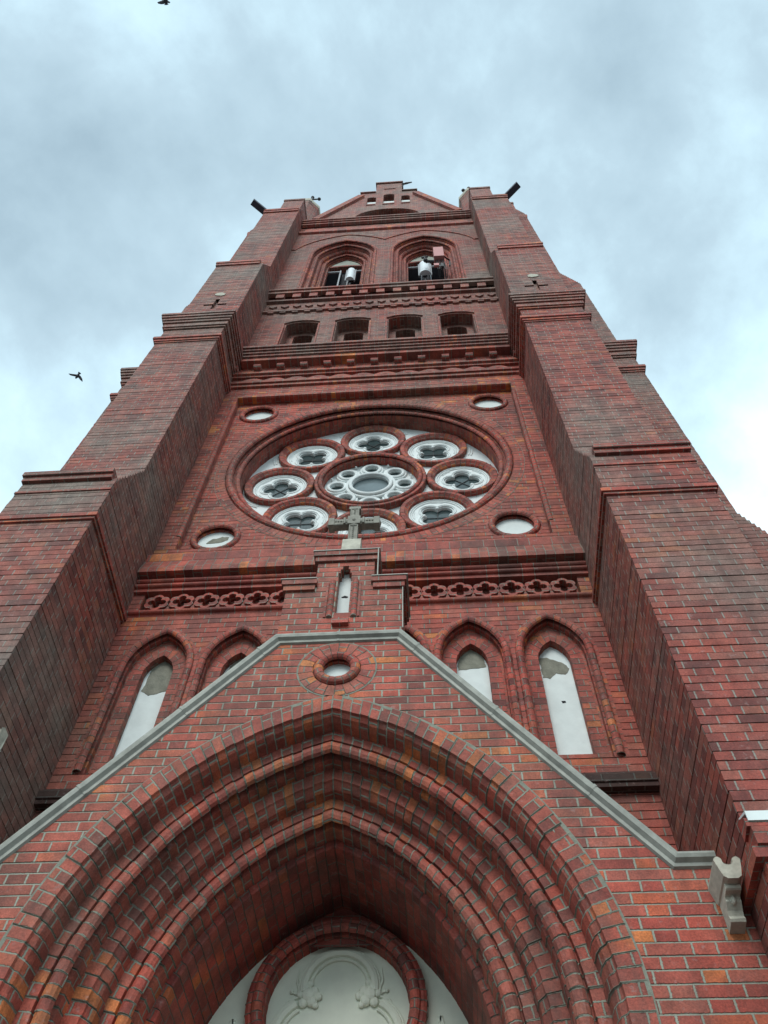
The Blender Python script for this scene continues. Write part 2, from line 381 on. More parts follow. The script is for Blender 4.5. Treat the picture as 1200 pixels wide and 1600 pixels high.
def strip(mb, ringfn, count, prof, jr=.003, jy=.003, gap=.10, closed=False, inset=.007, u0=0.0, v0=0):
    """brick-by-brick sweep: ringfn(t, R, y) -> point, one voussoir per step"""
    us = [u0]
    for i in range(1, len(prof)): us.append(us[-1]+math.hypot(prof[i][0]-prof[i-1][0], prof[i][1]-prof[i-1][1]))
    rings = []
    for k in range(count):
        dr = random.uniform(-jr, jr); dy = random.uniform(-jy, jy)
        for f, ins in ((gap*.35, 0), (1-gap*.35, 0), (1.0, 1)):
            if ins: pr = [(R+inset, y+inset) for R, y in prof]
            else: pr = [(R+dr, y+dy) for R, y in prof]
            rings.append(((k+f)/count, (v0+k+f)*ROW, pr))
        # tilt a little
    if not closed: rings.insert(0, (0.0, v0*ROW, [(R+inset, y+inset) for R, y in prof]))
    m = len(rings); tot = m if closed else m-1
    for i in range(tot):
        A = rings[i]; B = rings[(i+1) % m]; tb = B[0]; vb = B[1]
        if closed and i == m-1: tb = B[0]+1.0; vb = (v0+count)*ROW+B[1]-v0*ROW
        for j in range(len(prof)-1):
            a0 = ringfn(A[0], *A[2][j]); a1 = ringfn(A[0], *A[2][j+1]); b0 = ringfn(tb, *B[2][j]); b1 = ringfn(tb, *B[2][j+1])
            mb.face([a0, a1, b1, b0], [(us[j], A[1]), (us[j+1], A[1]), (us[j+1], vb), (us[j], vb)])
def arch_strip(mb, cx, zs, a, prof, zb, **kw):
    Rm = sum(p[0] for p in prof)/len(prof)
    for side in (1, -1):
        def fn(t, R, y, side=side):
            fm = math.acos(a/R); f = t*fm
            return (cx+side*(-a+R*math.cos(f)), y, zs+R*math.sin(f))
        cnt = max(4, round(Rm*math.acos(a/Rm)/ROW)); strip(mb, fn, cnt, prof, **kw)
        nj = max(1, round((zs-zb)/ROW))
        def fj(t, R, y, side=side): return (cx+side*(R-a), y, zb+(zs-zb)*t)
        strip(mb, fj, nj, prof, **kw)
def ring_strip(mb, cx, cz, prof, brick=ROW, **kw):
    Rm = max(p[0] for p in prof); cnt = max(10, round(2*PI*Rm/brick))
    cnt += cnt % 2
    def fn(t, R, y): return (cx+R*math.cos(2*PI*t+PI/2), y, cz+R*math.sin(2*PI*t+PI/2))
    strip(mb, fn, cnt, prof, closed=True, **kw)
def roll(Rc, yc, r, a0=200, a1=-20, n=7):
    """profile points of a round roll: angle measured in the (R, y) section, bulging to -y and inward"""
    return [(Rc+r*math.cos(math.radians(a0+(a1-a0)*i/n)), yc-r*math.sin(math.radians(a0+(a1-a0)*i/n))) for i in range(n+1)]
def hbar(mb, x0, x1, prof, brick=None):
    """horizontal moulding: (y,z) open profile from top to bottom, joints follow UV"""
    us = [0]
    for i in range(1, len(prof)): us.append(us[-1]+math.hypot(prof[i][0]-prof[i-1][0], prof[i][1]-prof[i-1][1]))
    z = prof[0][1]
    for j in range(len(prof)-1):
        (ya, za), (yb, zb) = prof[j], prof[j+1]
        # headers on edge: joints across the moulding every 'brick'
        if brick and brick > .12:
            vv = (round(prof[0][1]*10)+.5)*ROW
            mb.face([(x0, yb, zb), (x1, yb, zb), (x1, ya, za), (x0, ya, za)], [(x0, vv), (x1, vv), (x1, vv), (x0, vv)])
        elif brick:
            k = ROW/brick
            mb.face([(x0, yb, zb), (x1, yb, zb), (x1, ya, za), (x0, ya, za)],
                    [(us[j+1], x0*k), (us[j+1], x1*k), (us[j], x1*k), (us[j], x0*k)])
        else:
            mb.face([Vector((x0, yb, zb)), Vector((x1, yb, zb)), Vector((x1, ya, za)), Vector((x0, ya, za))])
    # ends
    tr = tessellate_polygon([[Vector((p[0], p[1], 0)) for p in prof]])
    for t in tr:
        for xx in (x0, x1): mb.face([Vector((xx, prof[i][0], prof[i][1])) for i in t])
def hroll(yc, zc, r, n=6): return [(yc-r*math.sin(PI*i/n), zc+r*math.cos(PI*i/n)) for i in range(n+1)]

# ================================================================== GROUND
g = MB(); g.face([(-400, -400, 0), (400, -400, 0), (400, 400, 0), (-400, 400, 0)])
tag(g.build('ground', 'paving'), kind='structure')

# ================================================================== TOWER
W = 2.77; B = 3.9
tower = empty('church_tower', (0, 0, 0))
tag(tower, 'tall red brick Gothic church tower with rose window, stepped buttresses and pointed portal', 'church tower')

# ---- main wall, in horizontal bands
mw = MB()
LX = (-2.165, -1.285, -.43, .43, 1.285, 2.165)         # lancet centres
LZ, LA, LR = 8.60, .31, .735
lan_holes = [arch_pts(x, LZ, LA, LR-.012, 7.12) for x in LX]
mw.courses([(-W, 0), (W, 0), (W, 9.42), (-W, 9.42)], lan_holes+[arch_pts(0, 4.30, .75, 1.99, .05, 24)], 0)
mw.courses([(-W, 9.42), (W, 9.42), (W, 10.95), (-W, 10.95)], [[(-2.63, 9.585), (2.63, 9.585), (2.63, 9.97), (-2.63, 9.97)]], 0)
mw.skirt([(-2.63, 9.585), (2.63, 9.585), (2.63, 9.97), (-2.63, 9.97)], 0, .10)
mw.plate([(-2.63, 9.585), (2.63, 9.585), (2.63, 9.97), (-2.63, 9.97)], [], .10)
# rose panel
PX, PZ0, PZ1 = 2.50, 10.95, 15.98
for q in ([(-W, PZ0), (-PX, PZ0), (-PX, PZ1), (-W, PZ1)], [(PX, PZ0), (W, PZ0), (W, PZ1), (PX, PZ1)], [(-W, PZ1), (W, PZ1), (W, 18.0), (-W, 18.0)]): mw.courses(q, [], 0)
mw.skirt([(-PX, PZ0), (PX, PZ0), (PX, PZ1), (-PX, PZ1)], 0, .12)
ZR = 13.44; RR = 2.27
OC = [(-2.05, 11.38), (2.05, 11.38), (-2.05, 15.49), (2.05, 15.49)]
mw.courses([(-PX, PZ0), (PX, PZ0), (PX, PZ1), (-PX, PZ1)], [circ(0, ZR, RR-.01, 96)]+[circ(x, z, .345, 32) for x, z in OC], .12)
wall = mw.build('wall', 'brick', tower); mw = MB()
# blind arcade band
NIC = (-1.745, -.585, .585, 1.745)
nh = [seg_arch(x-.41, x+.41, 17.9, 20.28, .15) for x in NIC]
mw.courses([(-W, 17.8), (W, 17.8), (W, 22.3), (-W, 22.3)], nh, 0)
mw2 = MB()
for x, h in zip(NIC, nh):
    h2 = seg_arch(x-.365, x+.365, 17.9, 20.27, .12); h3 = seg_arch(x-.22, x+.22, 17.9, 20.16, .08)
    mw.skirt(h, 0, .035); mw.plate(h, [h2], .035); mw.skirt(h2, .035, .30)
    mw.plate(h2, [h3], .30); mw.skirt(h3, .30, .62); mw.plate(h3, [], .62)
# belfry band
BX = (-1.17, 1.17); BZ, BA = 26.45, .75
bh = [arch_pts(x, BZ, BA, 1.72, 22.3, 18) for x in BX]
mw.courses([(-W, 22.3-.004), (W, 22.3-.004), (W, 30.7), (-W, 30.7)], [[(p[0], max(p[1], 22.31)) for p in h] for h in bh], 0)
mw.build('upper_wall', 'brick_b', tower)
# tower body sides, back and top
mb = MB()
mb.face([Vector(p) for p in ((B, .0, 0), (B, 7.8, 0), (B, 7.8, 30.7), (B, .0, 30.7))]); mb.face([Vector(p) for p in ((-B, 7.8, 0), (-B, .0, 0), (-B, .0, 30.7), (-B, 7.8, 30.7))])
mb.face([Vector(p) for p in ((B, 7.8, 0), (-B, 7.8, 0), (-B, 7.8, 30.7), (B, 7.8, 30.7))]); mb.face([Vector(p) for p in ((-B, .9, 30.7), (B, .9, 30.7), (B, 7.8, 30.7), (-B, 7.8, 30.7))])
for sx in (-1, 1): mb.face([Vector((sx*W, .002, 0)), Vector((sx*B, .002, 0)), Vector((sx*B, .002, 30.7)), Vector((sx*W, .002, 30.7))])
mb.build('side_walls', 'brick_b', tower)
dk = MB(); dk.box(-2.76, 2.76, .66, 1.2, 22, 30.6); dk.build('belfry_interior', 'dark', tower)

# ---- lancet windows
def lancet(cx, first):
    pr = MB()
    e_ = empty('lancet_window', (cx, 0, 0), tower)
    prof = [(LR+.03, -.003), (LR-.005, -.003), (LR-.012, .012)]+roll(LR-.05, -.002, .042, 160, -60)+[(LR-.10, .035), (LR-.10, .10)]
    arch_strip(pr, 0, LZ, LA, prof, 7.14, jr=.002, jy=.002)
    pr.build('roll_moulding', 'brick_m', e_)
    p2 = MB(); inner = arch_pts(0, 8.60, .20, .372, 7.26)
    p2.plate(arch_pts(0, LZ, LA, LR-.085, 7.0), [inner], .10); p2.skirt(inner, .10, .19)
    p2.build('recess_panel', 'brick', e_)
    v = MB(); arch_strip(v, 0, 8.60, .20, [(.50, .104), (.50, .097), (.372, .097), (.368, .15)], 7.26, jr=.0015, jy=.0015, u0=.0)
    v.build('voussoir_surround', 'brick_m', e_)
    s_ = MB(); s_.plate(arch_pts(0, 8.60, .20, .38, 7.22), [], .19); s_.build('plaster_infill', 'plaster', e_)
    return e_
lw = lancet(LX[0], True); lans = {LX[0]: lw}
for x in LX[1:]: lans[x] = copy_tree(lw, tower, (x, 0, 0))
def patch(parent, pts, y, name='bare_patch', jit=.012, mat='bare'):
    P = []
    n = len(pts)
    for i in range(n):
        a = pts[i]; b = pts[(i+1) % n]; l = math.hypot(b[0]-a[0], b[1]-a[1]); k = max(1, int(l/.025))
        for j in range(k):
            f = j/k; P.append((a[0]+(b[0]-a[0])*f+random.uniform(-jit, jit)*.6, a[1]+(b[1]-a[1])*f+random.uniform(-jit, jit)*.6))
    m = MB(); m.slab(P, [], y, y+.006); return m.build(name, mat, parent)
def infl(pts, s=1): return pts
patch(lans[LX[0]], [(-.115, 8.86), (-.02, 8.93), (.05, 8.93), (.13, 8.80), (.155, 8.62), (.155, 8.42), (.06, 8.40), (-.05, 8.36), (-.15, 8.44), (-.13, 8.55), (-.13, 8.70)], .1855)
patch(lans[LX[1]], [(-.10, 8.86), (.05, 8.93), (.13, 8.82), (.15, 8.6), (0, 8.5), (-.14, 8.56)], .1855)
patch(lans[LX[4]], [(-.12, 8.82), (-.03, 8.925), (.03, 8.925), (.13, 8.80), (.155, 8.62), (.0, 8.60), (-.155, 8.58), (-.15, 8.7)], .1855)
patch(lans[LX[5]], [(-.155, 8.72), (-.06, 8.73), (.0, 8.69), (.10, 8.64), (.15, 8.54), (.10, 8.46), (.0, 8.48), (-.08, 8.40), (-.14, 8.42)], .1855)
patch(lans[LX[5]], [(-.01, 8.06), (.03, 8.06), (.035, 8.04), (.0, 8.03)], .1845, 'bare_patch', .003, 'dark')
sill = MB(); sill.prism_x([(0, 6.95), (-.10, 6.84), (-.10, 6.76), (-.085, 6.755), (-.085, 6.71), (0, 6.70)], -2.80, 2.80); sill.build('window_sill', 'brick_k', tower)
sf = MB(); sf.prism_x([(.1, 7.14), (-.004, 7.05), (-.004, 7.0), (.1, 7.0)], -2.6, 2.6); sf.build('sill_slope', 'brick', tower)

# ---- lower cornice with quatrefoil frieze
c1 = empty('lower_cornice', (0, 0, 0), tower)
m = MB()
hbar(m, -W, W, [(.10, 11.02), (-.075, 10.74), (-.095, 10.70), (-.095, 10.55), (-.06, 10.54)], .30)
m.build('sill_course', 'brick_m', c1)
m = MB(); hbar(m, -W, W, [(-.05, 10.55), (-.10, 10.535), (-.165, 10.30), (-.165, 10.22), (-.02, 10.20)], .115); m.build('header_course', 'brick', c1)
m = MB(); hbar(m, -W, W, [(0, 10.22), (-.05, 10.215), (-.05, 10.19)]+hroll(-.055, 10.15, .035)+[(-.02, 10.11), (-.02, 10.085)]+hroll(-.06, 10.05, .03)+[(-.045, 10.02), (-.045, 9.96), (.10, 9.95)], .42)
m.build('roll_course', 'brick_m', c1)
m = MB(); hbar(m, -W-.03, W+.03, [(.08, 9.605), (-.02, 9.60)]+hroll(-.022, 9.565, .032)+[(-.01, 9.53), (0, 9.50)], .42); m.build('bottom_roll', 'brick_m', c1)
q = MB()
out_ = foil(0, 0, 6, .09, .065, 6, PI/2)
hole = foil(0, 0, 4, .066, .0475, 7, PI/2)
q.slab([(p[0]*1.02, p[1]*.98) for p in out_], [hole], -.012, .075)
fq = q.build('quatrefoil_panel', 'brick_m', c1); fq.location = (-2.44, 0, 9.775)
k = 0; xs = [-2.44+.3053*i for i in range(17)]
for x in xs[1:]: cc_ = fq.copy(); COL.objects.link(cc_); cc_.parent = c1; cc_.location = (x, 0, 9.775)
q = MB()
x = 0; q.slab([(x-.065, 9.60), (x+.065, 9.60), (x+.02, 9.66), (x+.012, 9.70), (x-.012, 9.70), (x-.02, 9.66)], [], .0, .07)
q.box(x-.03, x+.03, .02, .09, 9.68, 9.86)
fs_ = q.build('frieze_spandrel', 'brick', c1); fs_.location = (xs[0]+.1527, 0, 0)
for i in range(1, 16): cc_ = fs_.copy(); COL.objects.link(cc_); cc_.parent = c1; cc_.location = (xs[i]+.1527, 0, 0)

# ---- rose window
rose = empty('rose_window', (0, 0, 0), tower)
m = MB()
ring_strip(m, 0, ZR, [(RR+.15, .122), (RR+.15, .113), (RR, .113), (RR-.004, .13)], jr=.0, jy=.0015, brick=.082)
m.build('voussoir_ring', 'brick', rose)
m = MB(); m.plate(circ(0, ZR, RR+.158, 96), [circ(0, ZR, RR+.14, 96)], .1155); m.build('mortar_line', 'mortar', rose)
m = MB()
ring_strip(m, 0, ZR, [(RR+.005, .118), (RR-.02, .135)]+roll(RR-.075, .135, .058, 175, -55)+[(RR-.145, .17), (RR-.15, .20)], jr=.003, jy=.002)
m.build('outer_roll', 'brick_m', rose)
m = MB()
ring_strip(m, 0, ZR, [(RR-.13, .18), (RR-.155, .20)]+roll(RR-.195, .215, .040, 170, -60)+[(RR-.235, .25), (RR-.235, .33), (RR-.21, .56)], jr=.002, jy=.001)
m.build('inner_roll', 'brick_m', rose)
m = MB()
RD = 1.463; rr_ = .566
ctr = [(RD*math.cos(k*PI/4), ZR+RD*math.sin(k*PI/4)) for k in range(8)]
m.plate(circ(0, ZR, RR-.19, 96), [circ(0, ZR, .80, 48)]+[circ(x, z, .44, 32) for x, z in ctr], .51)
# moulded edge lines of the spandrels
for k in range(8):
    x, z = ctr[k]; th = k*PI/4
    for sgn in (1,):
        for rad in (.62, .66):
            P = []
            for i in range(25):
                f = th-1.12+2.24*i/24
                px, pz = x+rad*math.cos(f), z+rad*math.sin(f)
                if math.hypot(px, pz-ZR) < 2.02: P.append((px, .507, pz))
            if len(P) > 2:
                # split where the arc leaves the panel
                runs = [[P[0]]]
                for p in P[1:]:
                    if math.dist(p, runs[-1][-1]) < .12: runs[-1].append(p)
                    else: runs.append([p])
                for r_ in runs:
                    if len(r_) > 2: m.tube(r_, .013, 6)
m.build('plaster_spandrels', 'tracery', rose)
def roundel():
    e_ = empty('roundel', (0, 0, 0), rose)
    a = MB()
    ring_strip(a, 0, 0, [(rr_, .52), (rr_, .435), (rr_-.012, .42), (rr_-.065, .42), (rr_-.105, .455), (rr_-.108, .46), (rr_-.118, .462), (rr_-.125, .545)], jr=.002, jy=.002, brick=.098)
    a.build('brick_ring', 'brick_m', e_)
    b_ = MB(); h = foil(0, 0, 4, .155, .121, 10, 0)
    b_.plate(circ(0, 0, .452, 48), [foil(0, 0, 4, .162, .135, 10, 0)], .525)
    b_.skirt(foil(0, 0, 4, .162, .135, 10, 0), .525, .54)
    b_.plate(foil(0, 0, 4, .162, .135, 10, 0), [h], .54); b_.skirt(h, .54, .585)
    for rad, r2 in ((.42, .018), (.385, .012)):
        b_.tube([(x, .52, z) for x, z in circ(0, 0, rad, 48)], r2, 6, True)
    for dd, rho, r2 in ((.162, .165, .012), (.162, .138, .006)):
        b_.tube([(x, .523, z) for x, z in foil(0, 0, 4, dd, rho, 10, 0)], r2, 6, True)
    # cusp points standing proud, and little spandrel triangles
    for k in range(4):
        th = PI/4+k*PI/2; c_, s_ = math.cos(th), math.sin(th)
        b_.ball((.20*c_, .53, .20*s_), .028, 6, (1, .8, 1))
        for d_ in (-.20, .20):
            pass
        b_.tube([(.355*math.cos(th+d_), .522, .355*math.sin(th+d_)) for d_ in [-.25+.05*i for i in range(11)]], .009, 6)
    b_.build('quatrefoil_tracery', 'tracery', e_)
    g_ = MB(); g_.plate(circ(0, 0, .34, 24), [], .587); g_.build('glass', 'glass', e_)
    gb = MB()
    for th in (PI/4, 3*PI/4): gb.tube([(-.27*math.cos(th), .578, -.27*math.sin(th)), (.27*math.cos(th), .578, .27*math.sin(th))], .006, 6)
    gb.build('glazing_bar', 'iron', e_)
    return e_
r0 = roundel(); r0.location = (ctr[0][0], 0, ctr[0][1])
for k in range(1, 8):
    c_ = copy_tree(r0, rose, (ctr[k][0], 0, ctr[k][1])); c_.rotation_euler = (0, -k*PI/4, 0)
# centre
cw = empty('centre_roundel', (0, 0, 0), rose)
m = MB(); ring_strip(m, 0, ZR, [(.895, .52), (.895, .41), (.885, .395), (.845, .395), (.838, .408)]+roll(.80, .405, .036, 175, -50)+[(.762, .43), (.755, .56)], jr=.002, jy=.002)
m.build('brick_ring', 'brick_m', cw)
m = MB()
h8 = [(.545*math.cos(k*PI/4+PI/2), ZR+.545*math.sin(k*PI/4+PI/2)) for k in range(8)]
m.plate(circ(0, ZR, .78, 64), [circ(0, ZR, .40, 48)], .56) if False else None
sm = [circ(x, z, .11, 22) for x, z in h8]
m.plate(circ(0, ZR, .775, 64), [circ(0, ZR, .335, 48)]+sm, .575)
for s_ in sm: m.skirt(s_, .575, .60)
m.skirt(circ(0, ZR, .335, 48), .545, .60); m.skirt(circ(0, ZR, .30, 48), .52, .575)
m.plate(circ(0, ZR, .345, 48), [circ(0, ZR, .30, 48)], .52)
for rad, r2, yy in ((.325, .030, .505), (.385, .030, .54), (.30, .012, .53)): m.tube([(x, yy, z) for x, z in circ(0, ZR, rad, 56)], r2, 8, True)
for x, z in h8:
    m.tube([(a, .545, b) for a, b in circ(x, z, .138, 28)], .030, 8, True); m.tube([(a, .565, b) for a, b in circ(x, z, .180, 28)], .022, 6, True)
    m.tube([(a, .57, b) for a, b in circ(x, z, .112, 24)], .011, 6, True)
for k in range(8):
    th = PI/8+k*PI/4; m.ball((.70*math.cos(th), .54, ZR+.70*math.sin(th)), .022, 6)
m.build('round_tracery', 'tracery', cw)
m = MB(); m.plate(circ(0, ZR, .32, 32), [], .572); m.build('round_glass', 'glass_lit', cw)
m = MB(); m.plate(circ(0, ZR, .70, 32), [circ(0, ZR, .42, 32)], .602); m.build('glass', 'glass', cw)

# ---- corner oculi, frame bars
def oculus(x, z, y, ro, ri, parent, name='oculus'):
    e_ = empty(name, (x, 0, z), parent)
    a = MB(); rc = (ro-ri)*.5
    ring_strip(a, 0, 0, [(ro+.02, y-.002), (ro-.005, y-.004), (ro-.012, y+.012)]+roll(ro-.055, y-.002, .045, 170, -50)+[(ri+.004, y+.035), (ri, y+.075)], jr=.0015, jy=.0015, brick=.092)
    a.build('roll_ring', 'brick_m', e_)
    b_ = MB(); b_.plate(circ(0, 0, ri+.01, 32), [], y+.065); b_.build('plaster_disc', 'plaster', e_)
    return e_
ocs = [oculus(x, z, .12, .362, .262, tower) for x, z in OC]
patch(ocs[0], [(-.14, -.02), (-.08, .08), (.0, .10), (.06, .13), (.15, .12), (.16, .06), (.08, .0), (.0, -.02), (-.08, -.03)], .12+.060)
for sx in (-1, 1):
    m = MB()
    P = [(sx*2.53, .02, 11.28), (sx*2.53, .02, 15.72)]
    n = 52
    for i in range(n):
        z0 = 11.28+4.44*i/n; z1 = z0+4.44/n*.93; r_ = .036+random.uniform(-.002, .002)
        m.tube([(sx*2.525, .018, z0), (sx*2.525, .018, z1)], r_, 10)
    m.box(sx*2.525-.028, sx*2.525+.028, .01, .10, 11.28, 15.72)
    m.build('frame_roll', 'brick_m', tower, smooth=False)
m = MB(); hbar(m, -PX-.0, PX+.0, [(-.002, 16.06), (-.03, 16.05), (-.03, 15.985), (0, 15.972), (.11, 15.972)], .086); m.build('frame_lintel', 'brick', tower)

# ---- upper main cornice
c2 = empty('upper_cornice', (0, 0, 0), tower); X2 = 2.64
m = MB()
hbar(m, -X2, X2, [(.0, 18.0), (-.37, 17.80), (-.37, 17.72), (-.335, 17.715), (-.335, 17.645), (-.30, 17.64), (-.30, 17.57), (-.265, 17.565), (-.265, 17.49), (-.21, 17.48)], .086)
m.build('corbel_courses', 'brick_b', c2)
m = MB(); hbar(m, -X2, X2, [(-.19, 17.49), (-.225, 17.485), (-.225, 17.36), (-.05, 17.34)], .15); m.build('plain_band', 'brick', c2)
m = MB(); hbar(m, -W, W, [(0, 17.36), (-.055, 17.35), (-.055, 17.11), (-.10, 17.09), (-.10, 17.0), (-.055, 16.985), (-.055, 16.92), (.05, 16.91)], .086); m.build('bracket_band', 'brick', c2)
br = MB()
P = [(-.05, 17.26), (-.13, 17.26)]+[(-.13-.075*math.sin(PI*i/8), 17.185+.075*math.cos(PI*i/8)) for i in range(9)]+[(-.05, 17.105)]
br.prism_x(P, -.07, .07); b0 = br.build('roll_bracket', 'brick_m', c2); b0.location = (-2.75+.0, 0, 0)
for i in range(1, 13): bb = b0.copy(); COL.objects.link(bb); bb.parent = c2; bb.location = (-2.75+.4583*i, 0, 0)
m = MB()
wv = [(-W, 16.66)]
outw = []; nlob = 12; pitch = .4245
for side in (1,):
    x = -nlob*pitch/2
    for i in range(nlob):
        for j in range(12):
            f = j/12; outw.append((x+pitch*(i+f), 16.70+.115*math.sin(PI*f)**.8+.0))
    outw.append((nlob*pitch/2, 16.70))
top = outw[::-1]
base = [(-nlob*pitch/2, 16.63), (nlob*pitch/2, 16.63)]
holes = [[(x_+.075*math.cos(PI*k/8), 16.66+.055*math.sin(PI*k/8)) for k in range(9)] for x_ in [-nlob*pitch/2+pitch*(i+.5) for i in range(nlob)]]
m.slab(base+top, holes, -.06, .0)
m.build('wave_frieze', 'brick_m', c2)
m = MB(); hbar(m, -W, W, [(0, 16.65), (-.085, 16.64), (-.085, 16.56), (-.03, 16.55)], .2)
hbar(m, -W, W, [(-.02, 16.55), (-.05, 16.545), (-.05, 16.46), (0, 16.45)], .086); m.build('bottom_course', 'brick', c2)

# ---- belfry sill and dog-tooth band
c3 = empty('belfry_cornice', (0, 0, 0), tower)
m = MB(); hbar(m, -W, W, [(.05, 22.62), (-.19, 22.42), (-.19, 22.34), (-.15, 22.33), (-.15, 22.20), (-.04, 22.19)], .15); m.build('sill_course', 'brick_b', c3)
dn = MB(); dn.box(-.10, .10, -.12, 0, 21.93, 22.18); d0 = dn.build('dentil', 'brick_m', c3); d0.location = (-2.46, 0, 0)
for i in range(1, 13): bb = d0.copy(); COL.objects.link(bb); bb.parent = c3; bb.location = (-2.46+.41*i, 0, 0)
m = MB(); hbar(m, -W, W, [(0, 21.90), (-.075, 21.89), (-.075, 21.80), (0, 21.78)], .15)
hbar(m, -W, W, [(0, 21.12), (-.06, 21.11), (-.06, 21.03), (0, 21.02)], .086)
x = -W+.1
while x < W-.2:
    m.slab([(x, 21.46), (x+.10, 21.36), (x+.20, 21.46), (x+.10, 21.56)], [], -.045, 0); m.box(x+.03, x+.17, -.05, 0, 20.96, 21.02); x += .29
m.build('dogtooth_band', 'brick_b', c3)
m = MB()
for x in NIC:
    for s_ in (-1, 1): m.box(x+s_*.405-.018, x+s_*.405+.018, -.02, .02, 17.9, 20.12)
m.build('niche_jambs', 'brick_m', tower)

# ---- belfry windows
def belfry(cx):
    e_ = empty('belfry_window', (cx, 0, 0), tower)
    a = MB()
    ords = [
        [(1.76, -.004), (1.72, -.004), (1.71, .01)]+roll(1.675, .005, .038, 175, -50)+[(1.635, .04), (1.635, .10)],
        [(1.64, .10), (1.585, .10), (1.58, .115)]+roll(1.545, .11, .038, 175, -50)+[(1.505, .15), (1.505, .22)],
        [(1.51, .22), (1.45, .22), (1.42, .26), (1.42, .33)],
        [(1.43, .33), (1.375, .33), (1.37, .345)]+roll(1.335, .34, .036, 175, -50)+[(1.30, .37), (1.30, .44)],
        [(1.31, .44), (1.25, .44), (1.245, .72)]]
    for o_ in ords:
        arch_strip(a, 0, BZ, BA, o_, 22.45, jr=.003, jy=.003)
    a.build('archivolt', 'brick_m', e_)
    h = MB()
    Rh = 2.34
    prof = [(Rh+.02, .0), (Rh+.02, -.03), (Rh-.03, -.03), (Rh-.03, 0)]
    for side in (1, -1):
        inner = (cx > 0) == (side < 0)
        f0 = math.acos((1.17+BA)/Rh) if inner else math.acos((1.50+BA)/Rh)
        fm = math.acos(BA/Rh)
        def fn(t, R, y, side=side, f0=f0, fm=fm): f = f0+t*(fm-f0); return (side*(-BA+R*math.cos(f)), y, BZ+R*math.sin(f))
        strip(h, fn, 22, prof, jr=.0, jy=.001)
    s_ = 1 if cx > 0 else -1
    h.box(min(s_*1.50, s_*1.62), max(s_*1.50, s_*1.62), -.035, 0, 27.10, 27.18)
    h.build('hood_mould', 'brick_m', e_)
    p = MB()
    # pale plastered lunette under the arch, with a brick edge beneath
    lun = arch_pts(0, BZ, BA, 1.27, 26.9, 14)
    arc = [(-.52+1.04*i/12, 26.78+.10*math.sin(PI*i/12)) for i in range(13)]
    fmx = math.acos(BA/1.26)
    top_ = [(-BA+1.26*math.cos(fmx*i/12), BZ+1.26*math.sin(fmx*i/12)) for i in range(13)]
    top_ = [q_ for q_ in top_ if q_[1] > 26.79]; top_ = top_+[(-q_[0], q_[1]) for q_ in top_[-2::-1]]
    p.slab(top_+arc, [], .47, .70); p.build('lunette', 'bare_light', e_)
    p = MB(); low = [(x_, z_-.12) for x_, z_ in arc]
    p.slab(arc[::-1]+low, [], .462, .72); p.build('lintel_edge', 'brick_m', e_)
    for sx in (-1, 1):
        l_ = MB()
        x0, x1 = (-.50, -.10) if sx < 0 else (.10, .50)
        for i in range(24):
            z = 22.5+i*.16; l_.prism_x([(.52, z), (.535, z+.02), (.64, z+.10), (.63, z+.08)], x0, x1)
        l_.build('louvre', 'louvre', e_)
    f_ = MB()
    for x in (-.13, .13): f_.box(x-.02, x+.02, .50, .55, 22.6, 26.45)
    f_.box(-.5, -.13, .505, .545, 26.35, 26.40); f_.box(.13, .5, .505, .545, 26.35, 26.40)
    f_.build('louvre_frame', 'frame', e_)
    return e_
bw = [belfry(x) for x in BX]

# ---- gable cornice and gable
c4 = empty('gable_cornice', (0, 0, 0), tower)
m = MB(); hbar(m, -W+.02, W-.02, [(.1, 30.55), (-.20, 30.36), (-.20, 30.26), (-.16, 30.25), (-.16, 30.14), (-.12, 30.13), (-.12, 30.0), (-.03, 29.96)], .15); m.build('corbel_courses', 'brick_b', c4)
m = MB(); hbar(m, -W, W, [(0, 29.30), (-.07, 29.28), (-.07, 29.12), (0, 29.08)], .15)
P = [(-W, 29.38)]
for i in range(13*8+1): P.append((-2.6+5.2*i/104, 29.50+.10*abs(math.sin(PI*i/8))))
P = [(-2.6, 29.36), (2.6, 29.36)]+P[:0:-1]
m.slab(P, [], -.05, 0); m.build('wave_band', 'brick_m', c4)
gb = empty('gable', (0, 0, 0), tower)
m = MB(); gy = .10
S = lambda z: 1.6+(z-1.6)*6.1/6
gout = [(-2.5, 30.4), (2.5, 30.4), (2.35, 31.6), (1.05, S(34.45)), (1.05, S(35.4)), (.50, S(35.4)), (.50, S(37.2)), (-.50, S(37.2)), (-.50, S(35.4)), (-1.05, S(35.4)), (-1.05, S(34.45)), (-2.35, 31.6)]
gh = [seg_arch(-.80, -.46, S(33.25), S(34.45), .13, 6), seg_arch(.48, .80, S(33.25), S(34.45), .13, 6), seg_arch(-.19, .22, S(33.25), S(34.9), .13, 6)]
archh = [(1.14*math.cos(PI*i/16)*1.0, 31.45+1.45*math.sin(PI*i/16)**.85) for i in range(17)]
m.plate(gout, gh+[archh], gy); 
for h in gh: m.skirt(h, gy, gy+.4)
m.skirt(archh, gy, gy+.22); m.plate(archh, [], gy+.22)
m.skirt(gout, gy, .6)
m.build('gable_wall', 'brick_b', gb)
m = MB()
for h in gh: m.plate([(p[0], min(p[1], h[0][1]+.95)) for p in h], [], gy+.10)
m.build('plaster_infill', 'plaster', gb)
m = MB()
for s_ in (-1, 1):
    a = Vector((s_*2.45, 0, 31.5)); b = Vector((s_*1.02, 0, S(34.7))); d = (b-a).normalized(); n_ = Vector((-d.z, 0, d.x))*(1 if s_ < 0 else -1)
    if n_.z < 0: n_ = -n_
    q_ = [a-n_*.12, b-n_*.12, b+n_*.12, a+n_*.12]
    m.slab([(v.x, v.z) for v in (q_ if s_ > 0 else q_[::-1])], [], gy-.10, .65)
m.build('raking_coping', 'brick_m', gb)
